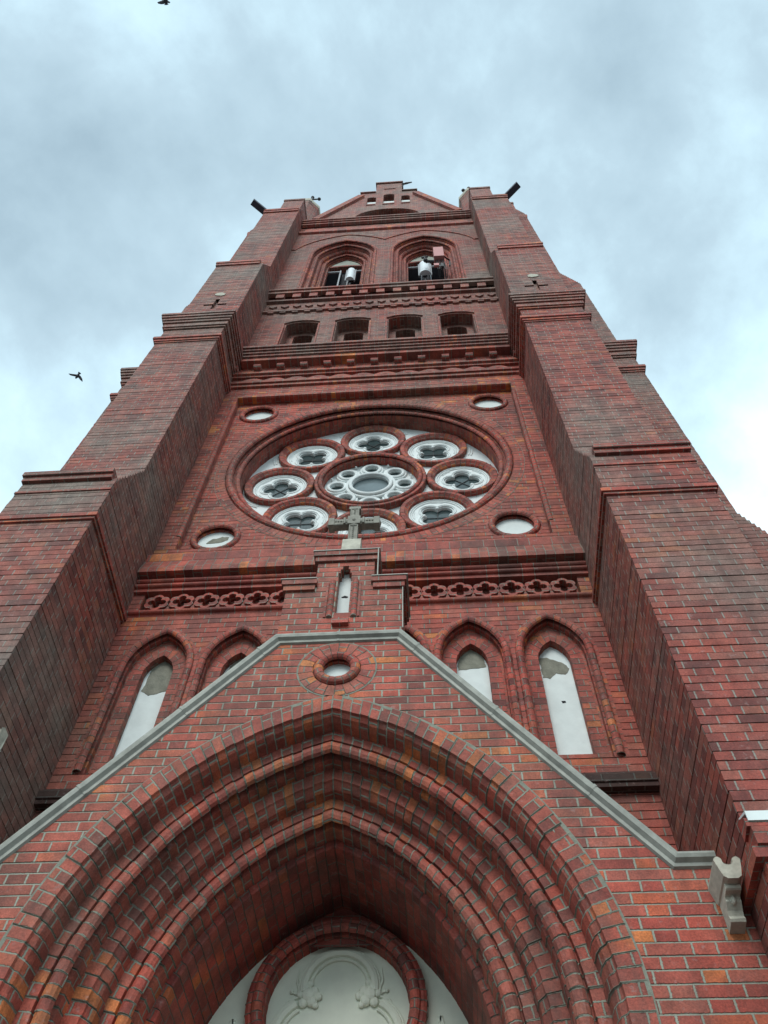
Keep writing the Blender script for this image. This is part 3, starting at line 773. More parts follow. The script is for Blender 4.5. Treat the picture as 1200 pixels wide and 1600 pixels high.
for nm_, bx_ in (('gable_cap', (-.55, .55, gy-.06, .65, S(37.2), S(37.35))), ('gable_cap', (-1.10, -.50, gy-.06, .65, S(35.4), S(35.5))), ('gable_cap', (.50, 1.10, gy-.06, .65, S(35.4), S(35.5))),
    ('sill', (-.80, -.46, gy-.03, gy+.1, S(33.1), S(33.25))), ('sill', (.48, .80, gy-.03, gy+.1, S(33.1), S(33.25))), ('sill', (-.20, .23, gy-.03, gy+.1, S(33.1), S(33.25))), ('string_course', (-.2, .25, gy-.03, gy+.02, S(36.0), S(36.12)))):
    m = MB(); m.box(*bx_); m.build(nm_, 'brick_b', gb)

# ---- buttresses
HW = .565
def buttress():
    e_ = empty('buttress', (0, 0, 0), tower)
    # side profile (y outward negative, z)
    prof = [(0, 0), (-1.43, 0), (-1.43, 10.30), (-1.05, 11.25), (-1.05, 17.2), (-.93, 17.9), (-.93, 22.05), (-.60, 23.05), (-.60, 30.2), (-.42, 30.9), (0, 30.9)]
    m = MB()
    lv = [0, 10.30, 11.25, 17.2, 17.9, 22.05, 23.05, 30.2, 30.9]; yy = [-1.43, -1.43, -1.05, -1.05, -.93, -.93, -.60, -.60, -.42]
    def yat(z):
        for q_ in range(len(lv)-1):
            if lv[q_] <= z <= lv[q_+1]: return yy[q_]+(yy[q_+1]-yy[q_])*(z-lv[q_])/(lv[q_+1]-lv[q_])
        return yy[-1]
    rg = random.Random(3); hj = .0042; deep = .012; prev = None
    for k in range(0, int(30.9/ROW)+1):
        z0, z1 = max(0, k*ROW+hj), min(30.9, (k+1)*ROW-hj); zm = (z0+z1)/2
        jf, jl = rg.uniform(-.003, .003), rg.uniform(-.0025, .0025)
        yf = yat(zm)+jf; hw = HW+jl
        yj = yat((k+1)*ROW)+deep; hk = HW-deep
        cross_z = 18.60 < zm < 19.26
        segs = [(-hw, hw)]
        if cross_z:
            hb = .24 if 18.88 < zm < 18.98 else .046
            segs = [(-hw, -hb), (hb, hw)]
            m.face([(-hb, yf+.07, z0-.01), (hb, yf+.07, z0-.01), (hb, yf+.07, z1+.01), (-hb, yf+.07, z1+.01)])
            for sx in (-1, 1): m.face([(sx*hb, yf, z0), (sx*hb, yf+.07, z0), (sx*hb, yf+.07, z1), (sx*hb, yf, z1)])
        for a, b in segs:
            m.face([(a, yf, z0), (b, yf, z0), (b, yf, z1), (a, yf, z1)], [(a+.07, z0), (b+.07, z0), (b+.07, z1), (a+.07, z1)])
            for zz, vv in ((z0, z0+.006), (z1, z1-.006)):
                bk = max(yf+deep, yj, yat(max(0, k*ROW))+deep)+.002
                m.face([(a, yf, zz), (a, bk, zz), (b, bk, zz), (b, yf, zz)], [(a+.07, vv), (a+.07, vv), (b+.07, vv), (b+.07, vv)])
        if not cross_z or True:
            a, b = (-hk, hk)
            if cross_z:
                for a, b in ((-hk, -.245), (.245, hk)): m.face([(a, yj, z1), (b, yj, z1), (b, yj, z1+2*hj), (a, yj, z1+2*hj)], [(a, z1), (b, z1), (b, z1+2*hj), (a, z1+2*hj)])
                if not 18.82 < zm < 19.0:
                    for a, b in ((-.245, -.046), (.046, .245)): m.face([(a, yj, z1), (b, yj, z1), (b, yj, z1+2*hj), (a, yj, z1+2*hj)], [(a, z1), (b, z1), (b, z1+2*hj), (a, z1+2*hj)])
            else: m.face([(a, yj, z1), (b, yj, z1), (b, yj, z1+2*hj), (a, yj, z1+2*hj)], [(a, z1), (b, z1), (b, z1+2*hj), (a, z1+2*hj)])
        for sx in (-1, 1):
            x_ = sx*hw; xk = sx*hk
            m.face([(x_, 0, z0), (x_, yf, z0), (x_, yf, z1), (x_, 0, z1)], [(.11, z0), (yf+.11, z0), (yf+.11, z1), (.11, z1)])
            for zz, vv in ((z0, z0+.006), (z1, z1-.006)): m.face([(x_, 0, zz), (xk, 0, zz), (xk, yf, zz), (x_, yf, zz)], [(.11, vv), (.11, vv), (yf+.11, vv), (yf+.11, vv)])
            m.face([(xk, 0, z1), (xk, yj, z1), (xk, yj, z1+2*hj), (xk, 0, z1+2*hj)], [(.11, z1), (yj+.11, z1), (yj+.11, z1+2*hj), (.11, z1+2*hj)])
    m.face([Vector((-HW, -.42, 30.9)), Vector((HW, -.42, 30.9)), Vector((HW, 0, 30.9)), Vector((-HW, 0, 30.9))])
    m.build('shaft', 'brick_b', e_)
    def band(m, z0, z1, p, yf, ybk=.0, hw=HW):
        m.box(-hw-p, hw+p, yf-p, ybk, z0, z1)
    m = MB(); band(m, 9.44, 9.50, .045, -1.43); band(m, 9.40, 9.44, .025, -1.43); m.build('string_course', 'brick_m', e_)
    m = MB(); m.box(-HW-.0+.06, HW+.035, -1.495, -1.2, 10.42, 10.50); m.box(-HW+.06, HW+.02, -1.465, -1.2, 10.33, 10.42); m.box(-HW-.004, HW+.01, -1.445, -1.2, 10.07, 10.11); m.build('setback_cap', 'brick_m', e_)
    m = MB(); band(m, 16.38, 16.47, .065, -1.05); band(m, 16.30, 16.38, .04, -1.05); band(m, 16.25, 16.30, .02, -1.05); m.build('string_course', 'brick_m', e_)
    m = MB()
    for z0, z1, p in ((16.98, 17.04, .03), (17.04, 17.20, .055), (17.20, 17.29, .085), (17.29, 17.38, .11), (17.38, 17.47, .135), (17.47, 17.56, .155)): band(m, z0, z1, p, -1.05)
    # sloping top of the cornice
    q0 = .155
    zt = 17.56
    A = [(-HW-q0, -1.05-q0), (HW+q0, -1.05-q0), (HW+q0, 0), (-HW-q0, 0)]; Bq = [(-HW, -.93), (HW, -.93), (HW, 0), (-HW, 0)]
    for i in (0, 1, 3):
        j = (i+1) % 4; m.face([Vector((*A[i], zt)), Vector((*A[j], zt)), Vector((*Bq[j], zt+.4)), Vector((*Bq[i], zt+.4))])
    m.build('cornice', 'brick_b', e_)
    m = MB(); m.box(-HW+.08, HW+.03, -.985, -.7, 22.16, 22.28); m.box(-HW+.08, HW+.015, -.965, -.7, 22.02, 22.16); m.build('setback_cap', 'brick_m', e_)
    m = MB(); m.box(-HW+.02, HW+.02, -.66, -.3, 29.95, 30.14); m.box(-HW+.02, HW+.01, -.64, -.3, 29.78, 29.95); m.build('top_cap', 'brick_m', e_)
    m = MB(); m.box(-HW+.10, HW-.34+.0, -.46, .2, 30.6, 32.35); m.box(-HW+.08, HW-.32, -.49, .2, 32.35, 32.55); m.box(HW-.34, HW-.22, -.3, .2, 30.6, 31.7)
    m.build('pinnacle_pier', 'brick_b', e_)
    return e_
bt = buttress()
bt.location = (-3.335, 0, 0); bt.rotation_euler = (0, 0, 0)
# mirror the left one so caps lean outwards on both sides
bt.scale = (-1, 1, 1)
b2 = copy_tree(bt, tower, (3.335, 0, 0)); b2.scale = (1, 1, 1)
b3 = copy_tree(bt, tower, (3.9, .565, 0), PI/2); b3.scale = (1, 1, 1)
b4 = copy_tree(bt, tower, (-3.9, .565, 0), -PI/2); b4.scale = (-1, 1, 1)
for s_, b_ in ((-1, bt), (1, b2)):
    patch(b_, [(-.10, 19.52), (-.02, 19.50), (.08, 19.52), (.13, 19.60), (.10, 19.68), (.0, 19.74), (-.08, 19.66)], -.945, 'plaster_patch', .02, 'stone_light')
# lower plinth stage of the two front buttresses with flashing
for s_ in (-1, 1):
    e_ = empty('buttress_plinth', (s_*3.36, 0, 0), tower)
    m = MB(); m.box(-.58, .62, -1.50, -1.02, 0, 4.90); m.box(-.60, .64, -1.56, -.9, 4.98, 5.10); m.box(-.635, .67, -1.54, -.9, 4.90, 4.98); m.build('plinth_wall', 'brick', e_)
    m = MB(); m.prism_x([(-1.425, 5.25), (-1.55, 5.17), (-1.55, 5.11), (-1.425, 5.09)], -.62, .66); m.build('plinth_cap', 'brick_m', e_)
    m = MB(); m.prism_x([(-1.425, 5.265), (-1.56, 5.215), (-1.56, 5.145), (-1.551, 5.145), (-1.551, 5.20), (-1.425, 5.252)], -.60, .66); m.build('flashing', 'flash', e_)
    if s_ < 0: e_.scale = (-1, 1, 1)

# ---- corner turrets
def turret(s_):
    e_ = empty('corner_turret', (s_*3.20, .55, 0), tower)
    n = 8; ap = .50; Rt = ap/math.cos(PI/8)
    def ringz(r, z): return [Vector((r*math.cos(PI/8+k*PI/4), r*math.sin(PI/8+k*PI/4), z)) for k in range(8)]
    m = MB(); Z = [(Rt, 30.7), (Rt, 34.6), (Rt*1.06, 34.7), (Rt*1.06, 34.9)]
    for (ra, za), (rb, zb) in zip(Z, Z[1:]):
        A = ringz(ra, za); Bq = ringz(rb, zb)
        for k in range(8): m.face([A[k], A[(k+1) % 8], Bq[(k+1) % 8], Bq[k]])
    m.build('turret_wall', 'brick_b', e_)
    m = MB(); Z = [(Rt*1.08, 34.9), (Rt*1.12, 34.95), (Rt*1.12, 35.2), (Rt*1.0, 35.25), (.06, 36.2)]
    for (ra, za), (rb, zb) in zip(Z, Z[1:]):
        A = ringz(ra, za); Bq = ringz(rb, zb)
        for k in range(8): m.face([A[k], A[(k+1) % 8], Bq[(k+1) % 8], Bq[k]])
    m.build('parapet', 'stone_light', e_)
    return e_
for s_ in (-1, 1): turret(s_)
def finial(x, y, z, h, lab):
    o = MB(); o.tube([(0, 0, 0), (0, 0, h)], .03, 8); o.tube([(-h*.28, 0, h*.62), (h*.28, 0, h*.62)], .028, 8)
    for p in ((0, 0, h+.03), (-h*.30, 0, h*.62), (h*.30, 0, h*.62), (0, 0, h*.3), (0, 0, .05)): o.ball(p, .07, 8)
    ob = o.build('iron_finial', 'iron'); ob.location = (x, y, z); return tag(ob, lab, 'finial', 'iron finials on the corner turrets')
finial(-2.95, .1, 34.9, .95, 'small dark iron cross finial on the left corner turret top')
finial(3.05, .1, 34.9, .75, 'small dark iron knob finial on the right corner turret top')

# ---- porch gable wall
porch = empty('portal_gable', (0, 0, 0), tower)
YP = -1.0; PA, PZ = .75, 4.30
outl = [(-W, 0), (W, 0), (W, 5.24), (2.41, 5.24), (.56, 7.69), (.59, 7.68), (.59, 8.50), (.30, 8.50), (.30, 9.00), (-.30, 9.00), (-.30, 8.50), (-.59, 8.50), (-.59, 7.68), (-.56, 7.69), (-2.41, 5.24), (-W, 5.24)]
slot = [(-.068, 8.13), (.068, 8.13), (.068, 8.80), (.05, 8.80), (.05, 8.87), (.03, 8.87), (.03, 8.93), (-.03, 8.93), (-.03, 8.87), (-.05, 8.87), (-.05, 8.80), (-.068, 8.80)]
m = MB()
m.courses(outl, [arch_pts(0, PZ, PA, 2.70, .02, 28), circ(.01, 7.32, .215, 32), slot], YP, .0018, .0062)
m.skirt(slot, YP, YP+.12)
m.box(-.59, -.30, YP+.001, -.55, 7.5, 8.50, 'f'); m.box(.30, .59, YP+.001, -.55, 7.5, 8.50, 'f'); m.box(-.30, .30, YP+.001, -.55, 7.5, 9.0, 'f')
m.build('gable_wall', 'brick_p', porch)
m = MB(); m.plate([(-.08, 8.1), (.08, 8.1), (.08, 8.95), (-.08, 8.95)], [], YP+.11); m.build('slot_infill', 'plaster', porch)
m = MB(); m.slab([(-.035, 8.53), (.0, 8.55), (.035, 8.53), (.02, 8.515), (-.03, 8.52)], [], YP+.105, YP+.11); m.build('bare_patch', 'dark', porch)
# archivolts
orders = [
    [(2.785, -.999), (2.785, -1.010), (2.635, -1.010), (2.628, -.985), (2.595, -.955), (2.575, -.895), (2.570, -.79)],
    [(2.60, -.79), (2.60, -.80), (2.487, -.80), (2.482, -.765), (2.462, -.765)]+roll(2.415, -.775, .056, 165, -55)+[(2.365, -.71), (2.363, -.59)],
    [(2.39, -.595), (2.39, -.605), (2.255, -.605), (2.248, -.585), (2.215, -.545), (2.205, -.53), (2.20, -.42)],
    [(2.22, -.425), (2.22, -.435), (2.115, -.435), (2.11, -.405), (2.09, -.405)]+roll(2.045, -.415, .054, 165, -55)+[(1.995, -.35), (1.99, -.19)],
    [(2.02, -.195), (2.02, -.205), (1.945, -.205), (1.932, -.195), (1.93, .62)]]
for i, o_ in enumerate(orders):
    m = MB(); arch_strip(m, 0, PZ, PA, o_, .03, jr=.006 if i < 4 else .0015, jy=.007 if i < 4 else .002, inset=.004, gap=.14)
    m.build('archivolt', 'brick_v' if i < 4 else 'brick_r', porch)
# mortar bed behind the orders
m = MB()
m.plate([(p[0], max(p[1], .03)) for p in arch_pts(0, PZ, PA, 2.802, .03, 30)], [[(p[0], max(p[1], .05)) for p in arch_pts(0, PZ, PA, 2.77, .05, 30)]], YP-.0045)
for R0, R1, y in ((2.66, 2.50, -.787), (2.45, 2.27, -.592), (2.25, 2.13, -.422), (2.08, 1.955, -.192)):
    m.plate(arch_pts(0, PZ, PA, R0, .03, 24), [[(p[0], max(p[1], .04)) for p in arch_pts(0, PZ, PA, R1, .04, 24)]], y)
m.build('archivolt_bedding', 'mortar', porch)
m = MB(); m.plate(circ(.01, 7.32, .360, 40), [circ(.01, 7.32, .33, 40)], YP-.0045); m.build('mortar_line', 'mortar', porch)
# oculus
oc = oculus(.01, 7.32, YP, .222, .138, porch)
m = MB(); ring_strip(m, 0, 0, [(.345, YP+.002), (.345, YP-.008), (.222, YP-.008), (.218, YP+.02)], brick=.098, jr=0, jy=.001); m.build('voussoir_ring', 'brick', oc)
# slot rolls and sill
m = MB()
for s_ in (-1, 1):
    for i in range(7):
        z0 = 8.06+.086*i; m.tube([(s_*.118, YP-.004, z0), (s_*.118, YP-.004, z0+.079)], .030, 10)
    m.box(s_*.165-.010, s_*.165+.010, YP-.012, YP, 8.06, 8.62)
m.box(-.08, .08, YP-.05, YP, 7.92, 8.0); m.build('slot_surround', 'brick_m', porch)
# caps of the stepped top
for x0, x1, z in ((-.615, -.295, 8.50), (.295, .615, 8.50), (-.33, .33, 9.00)):
    m = MB(); m.box(x0, x1, YP-.03, -.52, z, z+.08); m.box(x0-.02, x1+.02, YP-.05, -.50, z+.08, z+.155)
    m.build('step_cap', 'brick_m', porch)
for x0, x1, z in ((-.64, -.29, 8.655), (.29, .64, 8.655), (-.35, .35, 9.155)):
    m = MB(); m.box(x0-.01, x1+.01, YP-.06, -.5, z, z+.012)
    if x0 == -.35: m.box(.335, .345, YP-.06, YP-.0, 8.67, 9.154)
    m.build('cap_flashing', 'coping', porch)
m = MB(); m.box(.591, .600, YP-.02, YP-.0, 7.85, 8.5); m.build('edge_flashing', 'coping', porch)
# metal coping following the gable
m = MB()
path = [(-W+.02, 5.27), (-2.41, 5.27), (-.565, 7.73), (.565, 7.73), (2.41, 5.27), (W-.1, 5.27)]
def offs(path, d):
    o = []
    for i, p in enumerate(path):
        a = path[max(i-1, 0)]; b = path[min(i+1, len(path)-1)]
        d1 = Vector((p[0]-a[0], p[1]-a[1])) if i > 0 else Vector((b[0]-p[0], b[1]-p[1])); d2 = Vector((b[0]-p[0], b[1]-p[1])) if i < len(path)-1 else d1
        d1.normalize(); d2.normalize(); n1 = Vector((-d1.y, d1.x)); n2 = Vector((-d2.y, d2.x)); nn = (n1+n2).normalized(); nn = nn/max(.5, nn.dot(n1))
        o.append((p[0]+nn.x*d, p[1]+nn.y*d))
    return o
sec = [(-.055, YP-.002), (-.045, YP-.022), (-.022, YP-.026), (.0, YP-.055), (.025, YP-.062), (.042, YP-.058), (.046, YP-.03), (.046, -.02)]
layers = [offs(path, s_[0]) for s_ in sec]
for j in range(len(sec)-1):
    for i in range(len(path)-1):
        a = layers[j][i]; b = layers[j][i+1]; c_ = layers[j+1][i+1]; d_ = layers[j+1][i]
        if j == len(sec)-2 and i == 2:
            m.face([(a[0], sec[j][1], a[1]), (b[0], sec[j][1], b[1]), (c_[0], YP+.001, c_[1]), (d_[0], YP+.001, d_[1])]); continue
        m.face([(a[0], sec[j][1], a[1]), (b[0], sec[j][1], b[1]), (c_[0], sec[j+1][1], c_[1]), (d_[0], sec[j+1][1], d_[1])])
m.build('coping', 'coping', porch)
def seam(i, f):
    a = Vector((path[i][0], 0, path[i][1])); b = Vector((path[i+1][0], 0, path[i+1][1])); d = (b-a).normalized(); nn = Vector((-d.z, 0, d.x)); c = a.lerp(b, f); mm = MB()
    pr = [(s_[0]+(.004 if s_[0] > 0 else 0), s_[1]-.004) for s_ in sec]
    L_ = []
    for o in (-.012, .012): L_.append([c+d*o+nn*q_[0]+Vector((0, q_[1], 0)) for q_ in pr])
    for k in range(len(pr)-1): mm.face([L_[0][k], L_[1][k], L_[1][k+1], L_[0][k+1]])
    mm.build('coping_seam', 'coping', porch)
for i, f in ((1, .30), (1, .63), (1, .93), (2, .5), (3, .08), (3, .42), (3, .76)): seam(i, f)

# ---- tympanum
ty = empty('tympanum', (0, 0, 0), porch)
CZ, CRo = 5.235, .70
m = MB(); m.plate(arch_pts(0, PZ, PA, 1.95, 2.6, 20), [circ(0, CZ, .64, 48)], .60)
# blind lancet mouldings either side of the roundel
for s_ in (-1, 1):
    for dd in (0, .035):
        P = []
        for i in range(15):
            f = i/14; P.append((s_*(.86-dd-.0*f+.10*(1-f)), .598, 4.2+.95*f)) 
        m.tube([(s_*(.98-dd), .598, 3.6), (s_*(.96-dd), .598, 4.4), (s_*(.90-dd*.8), .598, 4.85), (s_*(.80-dd*.3), .598, 5.16)], .012, 6)
    m.tube([(s_*.64, .598, 3.6), (s_*.66, .598, 4.3), (s_*.70, .598, 4.55), (s_*.80, .598, 5.16)], .012, 6)
m.build('plaster_field', 'tympanum', ty)
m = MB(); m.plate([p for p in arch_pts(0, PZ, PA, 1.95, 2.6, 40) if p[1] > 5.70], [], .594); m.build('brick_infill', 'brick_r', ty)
m = MB(); ring_strip(m, 0, CZ, [(CRo, .60), (CRo, .52), (.675, .505), (.655, .505), (.652, .52)]+roll(.612, .52, .045, 165, -45)+[(.565, .56), (.56, .70)], jr=.002, jy=.002)
m.build('brick_ring', 'brick_m', ty)
m = MB()
m.plate(circ(0, CZ, .575, 48), [], .68)
lobes = [(0, .235, .262), (-.245, -.19, .25), (.245, -.19, .25), (0, 5, .1)]
def arcp(cx, cz, r, a0, a1, n=18): return [(cx+r*math.cos(math.radians(a0+(a1-a0)*i/n)), .672, cz+r*math.sin(math.radians(a0+(a1-a0)*i/n))) for i in range(n+1)]
for r2, th in ((0, .038), (.052, .016), (-.04, .012)):
    m.tube(arcp(0, CZ+.20, .285-r2, -8, 188), th, 8)
    for s_ in (-1, 1):
        a0, a1 = (62, -110) if s_ > 0 else (118, 290)
        m.tube(arcp(s_*.20, CZ-.18, .285-r2, a0, a1), th, 8)
for s_ in (-1, 1):
    # carved foliage cusps
    cx_, cz_ = s_*.27, CZ+.115
    for dx, dz, r_ in ((-.02, 0, .045), (-.055, .02, .035), (-.045, -.035, .035), (.0, .045, .028), (.01, -.045, .03), (-.085, -.005, .026), (-.03, .075, .022), (-.07, -.06, .02), (.03, .01, .025)):
        m.ball((cx_+s_*dx*1.25, .665, cz_+.02+dz*1.25), r_*1.3, 8, (1, .75, 1))
    # curved spandrel ribs behind each cusp
    m.tube([(s_*(.31+.0), .673, CZ+.16), (s_*.345, .673, CZ+.25), (s_*.335, .673, CZ+.36)], [.014, .010, .003], 6)
    m.tube([(s_*(.31+.0), .673, CZ+.13), (s_*.40, .673, CZ+.10), (s_*.47, .673, CZ-.02)], [.014, .010, .003], 6)
    m.tube([(s_*.32, .673, CZ+.145), (s_*.37, .673, CZ+.165)], .010, 6); m.ball((s_*.38, .67, CZ+.17), .018, 6)
m.build('foliate_tracery', 'tympanum', ty)
m = MB(); m.box(-1.2, 1.2, .58, .75, 2.55, 2.72); m.build('lintel', 'stone', ty)
m = MB(); m.box(-1.2, 1.2, .66, .72, 0, 2.55)
for i in range(13): m.box(-1.14+i*.19-.006, -1.14+i*.19+.006, .65, .662, .1, 2.5)
m.build('portal_door', 'wood', porch)

# ================================================================== THINGS ON AND AROUND THE TOWER
# stone cross on the porch gable
cross = empty('stone_cross', (.035, -.93, 9.165)); cross.scale = (.90, 1, .965)
tag(cross, 'weathered grey carved stone cross standing on top of the portal gable', 'cross')
m = MB(); m.prism_x([(-.11, 0), (.11, 0), (.085, .285), (-.085, .285)], -.115, .115); m.build('cross_base', 'stone_light', cross, bevel=.008)
m = MB()
m.box(-.055, .055, -.05, .05, .28, 1.03)
m.box(-.30, .30, -.048, .048, .67, .79)
m.build('shaft', 'stone', cross, bevel=.012)
m = MB()
m.box(-.08, .08, -.07, .07, .65, .815)
m.box(-.075, .075, -.058, .058, 1.0, 1.055)
for s_ in (-1, 1):
    m.box(s_*.29-.035, s_*.29+.035, -.058, .058, .655, .805); m.ball((s_*.24, 0, .825), .03, 8); m.ball((s_*.31, 0, .73), .045, 8, (.8, 1.1, 1.3))
    m.tube([(s_*.12, -.052, .67), (s_*.12, -.052, .79)], .018, 6); m.ball((s_*.075, -.05, .73), .045, 8, (1, .5, 1))
    m.box(s_*.05-.006, s_*.05+.006, -.058, -.045, .30, 1.0)
for i in range(7): m.ball((0, -.052, .34+i*.042), .012, 6)
for i in range(4): m.ball((0, -.052, .86+i*.035), .012, 6); m.ball((.13+i*.035, -.05, .73), .014, 6); m.ball((-.13-i*.035, -.05, .73), .014, 6)
m.ball((0, -.07, .73), .03, 8, (.7, .5, 1)); m.ball((0, -.045, .635), .06, 8, (1, .4, .45)); m.ball((0, -.045, .83), .06, 8, (1, .4, .45))
m.build('carving', 'stone', cross)

# stone water spout at the right end of the gable coping
sp_ = empty('stone_spout', (2.645, -1.0, 4.90)); sp_.scale = (.76, .82, .70); tag(sp_, 'pale carved stone water spout with rounded lips below the right end of the gable coping', 'water spout')
m = MB()
sec = []
for k in range(9): a_ = math.radians(200-25*k); sec.append((-.075+.034*math.cos(a_), .25+.034*math.sin(a_)))
for k in range(7): a_ = math.radians(180+30*k); sec.append((.042*math.cos(a_), .235+.030*math.sin(a_)))
for k in range(9): a_ = math.radians(180-25*k); sec.append((.075+.034*math.cos(a_), .25+.034*math.sin(a_)))
sec += [(.088, .15), (.072, .09), (.04, .07), (-.04, .07), (-.072, .09), (-.088, .15)]
F = [(x, -.34, z) for x, z in sec]; Bk = [(x*1.0, .06, z-.02) for x, z in sec]
n = len(sec)
for i in range(n): m.face([F[i], F[(i+1) % n], Bk[(i+1) % n], Bk[i]])
tr = tessellate_polygon([[Vector((x, z, 0)) for x, z in sec]])
for t in tr: m.face([F[i] for i in t])
m.build('channel', 'stone_light', sp_, bevel=.008)
m = MB(); m.prism_x([(0, .10), (-.27, .10)]+[(-.25+.02*math.cos(math.radians(a_)), .05+.03*math.sin(math.radians(a_))) for a_ in (120, 170, 220, 270)]+[(-.20+.03*math.cos(math.radians(a_)), -.01+.03*math.sin(math.radians(a_))) for a_ in (90, 50, 10, -30)]+[(-.155, -.05), (-.13, -.08), (-.115, -.12)]+[(-.10+.03*math.cos(math.radians(a_)), -.155+.03*math.sin(math.radians(a_))) for a_ in (130, 180, 230, 280)]+[(0, -.20)], -.06, .06); m.ball((0, -.17, -.01), .035, 8, (.7, .9, 1.3)); m.build('bracket', 'stone_light', sp_, bevel=.012)

# roof gutter spouts at the top corners
def spout(s_, lab):
    a = Vector((s_*3.82, -.50, 30.1)); b = Vector((s_*4.30, -.90, 30.25)); d = (b-a).normalized(); sd_ = d.cross(Vector((0, 0, 1))).normalized()*.10; up = Vector((0, 0, .07))
    m = MB(); P = [a-sd_-up, a+sd_-up, a+sd_+up, a-sd_+up]; Q = [p+(b-a) for p in P]
    for i in range(4): m.face([P[i], P[(i+1) % 4], Q[(i+1) % 4], Q[i]])
    m.face(Q); m.face(P[::-1])
    o = m.build('roof_spout', 'leather'); return tag(o, lab, 'roof spout', 'metal spouts at the tower top')
spout(-1, 'dark metal roof spout jutting from the top left buttress against the sky')
spout(1, 'dark metal roof spout jutting from the top right buttress against the sky')
m = MB(); m.tube([(0, 0, 0), (.12, -.02, .02), (.36, -.05, .03)], [.03, .045, .02], 8); m.ball((.0, 0, 0), .06, 8); m.tube([(0, 0, 0), (0, 0, -.6)], .015, 6)
o = m.build('gable_rod', 'iron'); o.location = (.55, .05, 37.2); tag(o, 'small dark rod sticking out right of the topmost gable step', 'rod')  # plain rod at the gable top, carries no lamp

# aerials in the belfry
def panel(x, z, h, w_, yf, lab):
    e_ = empty('antenna', (x, yf, z)); tag(e_, lab, 'antenna', 'white antennas in the belfry windows')
    m = MB(); P = [(w_/2*math.cos(PI*i/10), -w_*.45*math.sin(PI*i/10)) for i in range(11)]
    for i in range(10): m.face([(P[i][0], P[i][1], 0), (P[i+1][0], P[i+1][1], 0), (P[i+1][0], P[i+1][1], h), (P[i][0], P[i][1], h)], [(0, 0)]*4)
    m.face([(p[0], p[1], 0) for p in P], [(0, 0)]*11); m.face([(p[0], p[1], h) for p in P], [(0, 0)]*11); m.face([(-w_/2, 0, 0), (w_/2, 0, 0), (w_/2, 0, h), (-w_/2, 0, h)], [(0, 0)]*4)
    m.build('housing', 'antenna', e_, smooth=False)
    m = MB(); 
    for s_ in (-1, 1): m.box(s_*(w_/2+.012)-.012, s_*(w_/2+.012)+.012, -.03, .03, -.08, h+.05)
    m.build('side_rail', 'frame', e_)
    m = MB(); m.tube([(0, .07, -1.9), (0, .07, h+.1)], .035, 8); m.box(-.06, .06, -.0, .1, h*.2, h*.2+.08); m.build('mast', 'iron', e_)
    return e_
panel(-.92, 24.62, .92, .23, .30, 'white antenna housing with thin rails in the left belfry window')
panel(1.14, 24.6, 1.0, .32, .28, 'wider white antenna housing in front of the right belfry window louvres')
bx = empty('equipment_box', (1.52, -.25, 24.1)); tag(bx, 'pink equipment box on dark brackets in front of the right belfry window', 'equipment box')
m = MB(); m.box(-.14, .13, -.10, .08, .0, .95); m.build('box', 'pink', bx, bevel=.01)
m = MB(); m.box(-.16, -.03, -.04, .02, -.70, -.50); m.build('small_box', 'pink', bx); 
m = MB()
m.tube([(-.12, .08, .1), (-.34, .25, .75)], .025, 6); m.tube([(-.40, .1, .35), (-.10, .05, .05)], .03, 6); m.ball((-.36, .08, .32), .07, 6)
m.tube([(-.45, .15, .85), (-.30, .15, .95)], .03, 6); m.tube([(-.38, .15, .9), (-.36, .1, .35)], .02, 6)
m.tube([(.13, .05, .5), (.30, .25, .8), (.28, .25, .25)], .022, 6)
for i in range(6): m.tube([(-.10+.04*i, 0, .02), (-.05+.045*i, .15, -.35-.05*(i % 3)), (-.02+.04*i, .35, -.5)], .011, 5)
m.box(.02, .09, -.0, .08, -.65, -.35)
m.tube([(.12, .1, .0), (.14, .4, -.6)], .018, 6)
m.build('bracket_and_cables', 'iron', bx)

# lamp head at the left edge, fixed on the buttress side
lp = empty('wall_lamp', (-2.77, -1.13, 6.44)); lp.scale = (.62, .62, .62); tag(lp, 'pale rounded lamp housing sticking out from the left buttress at the frame edge', 'lamp')
m = MB(); m.prism_x([(-.05, .18), (-.10, .14), (-.12, .02), (-.12, -.08), (.06, -.08), (.06, .18)], .06, .20); m.build('housing', 'stone_light', lp, bevel=.02)
m = MB(); m.tube([(-.02, -.02, .05), (.10, -.02, .05)], .018, 8); m.build('arm', 'iron', lp)

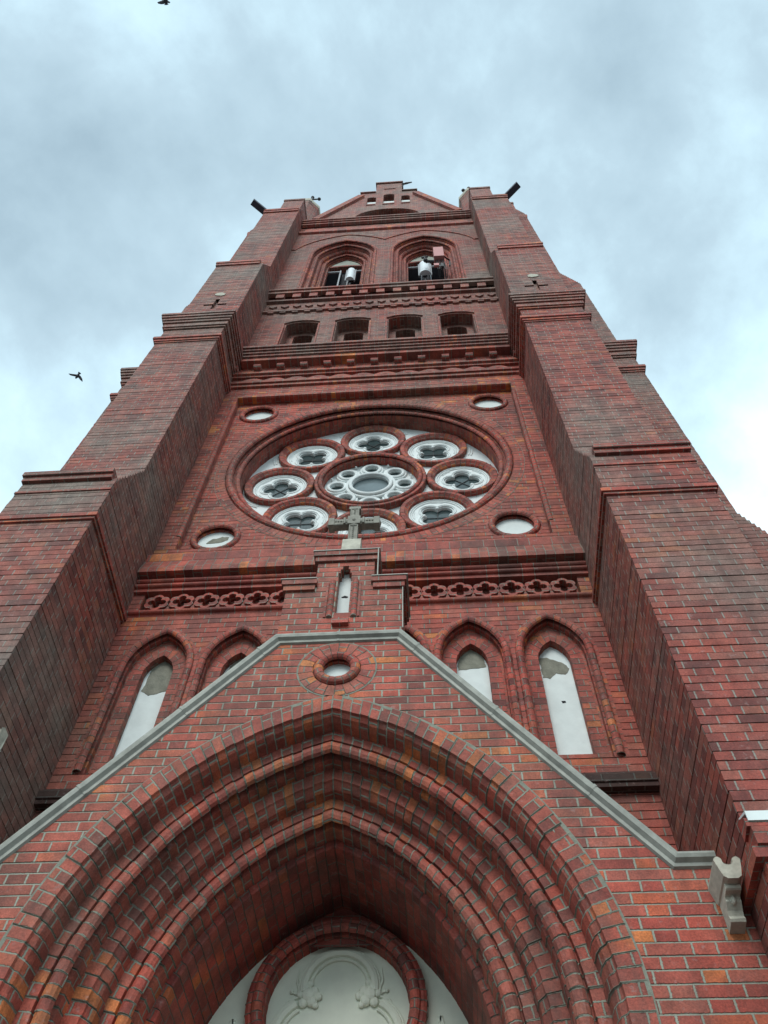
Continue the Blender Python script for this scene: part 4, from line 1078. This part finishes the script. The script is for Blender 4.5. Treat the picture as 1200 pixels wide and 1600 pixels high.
# birds
def ray(px, py, dist):
    d = CF*1321+CR*(px-600)-CU*(py-800); d.normalize(); return CAM_POS+d*dist
def bird(px, py, dist, wing_l, wing_r, head, tail, legs, lab, s_=1.0):
    """points are given in the bird's own plane (metres, x right, y up)"""
    me = MB()
    def wing(pts, th):
        top_ = [Vector((x, y, .012+zz)) for x, y, zz in pts]; bot = [Vector((x, y, -.012+zz)) for x, y, zz in pts]
        c1 = sum(top_, Vector())/len(pts); c2_ = sum(bot, Vector())/len(pts); c1.z += th; c2_.z -= th; n = len(pts)
        for i in range(n):
            j = (i+1) % n
            me.face([top_[i], top_[j], c1], [(0, 0)]*3); me.face([bot[j], bot[i], c2_], [(0, 0)]*3); me.face([top_[i], bot[i], bot[j], top_[j]], [(0, 0)]*4)
    bird_ = empty('bird', ray(px, py, dist)); tag(bird_, lab, 'bird', 'birds in the sky')
    me = MB(); hd = Vector((*head, 0)); tl = Vector((*tail, 0)); d = (hd-tl)
    pts = [tl+d*t for t in (0, .12, .3, .5, .7, .82, .9, .97, 1.06)]
    me.tube(pts, [.035, .045, .06, .085, .075, .045, .05, .035, .004], 10, flat=.8)
    bd = me.build('body', 'bird', bird_, smooth=True)
    for pts_ in (wing_l, wing_r):
        me = MB(); wing(pts_, .012); me.build('wing', 'bird', bird_)
    me = MB(); side = Vector((-d.y, d.x, 0)).normalized()
    me.face([tl+d*.15+side*.03, tl+d*.15-side*.03, tl-d*.22-side*.075, tl-d*.27, tl-d*.22+side*.075]); me.face([p+Vector((0, 0, .01)) for p in (tl+d*.15+side*.03, tl-d*.22+side*.075, tl-d*.27, tl-d*.22-side*.075, tl+d*.15-side*.03)])
    me.build('tail', 'bird', bird_)
    bird_.rotation_euler = Matrix((CR, CU, -CF)).transposed().to_euler(); bird_.scale = (s_,)*3
    return bird_
K = 1.0
bird(121.5, 587.5, 38, [(-.01, .06, 0), (-.12, .07, .03), (-.33, .085, .1), (-.345, .07, .1), (-.27, .01, .06), (-.12, -.02, .02), (-.03, -.03, 0)],
     [(.06, .05, 0), (.13, -.01, .02), (.21, -.12, .07), (.24, -.24, .1), (.22, -.25, .1), (.12, -.17, .06), (.05, -.09, .02), (.0, -.02, 0)],
     (-.09, -.10), (.055, .095), None, 'dark bird gliding with both wings spread, low beside the left buttress')
bird(258.5, 3, 36, [(-.02, .10, 0), (-.14, .02, .03), (-.27, -.06, .07), (-.24, -.10, .07), (-.14, -.11, .05), (-.06, -.085, .02), (.0, -.03, 0), (.04, .08, 0)],
     [(.04, .10, 0), (.12, .01, .03), (.19, -.05, .07), (.16, -.085, .07), (.09, -.05, .03), (.05, -.01, 0), (.0, .06, 0)],
     (.0, .19), (.03, -.05), None, 'dark bird flapping with drooping wings, cut by the top edge of the photo')
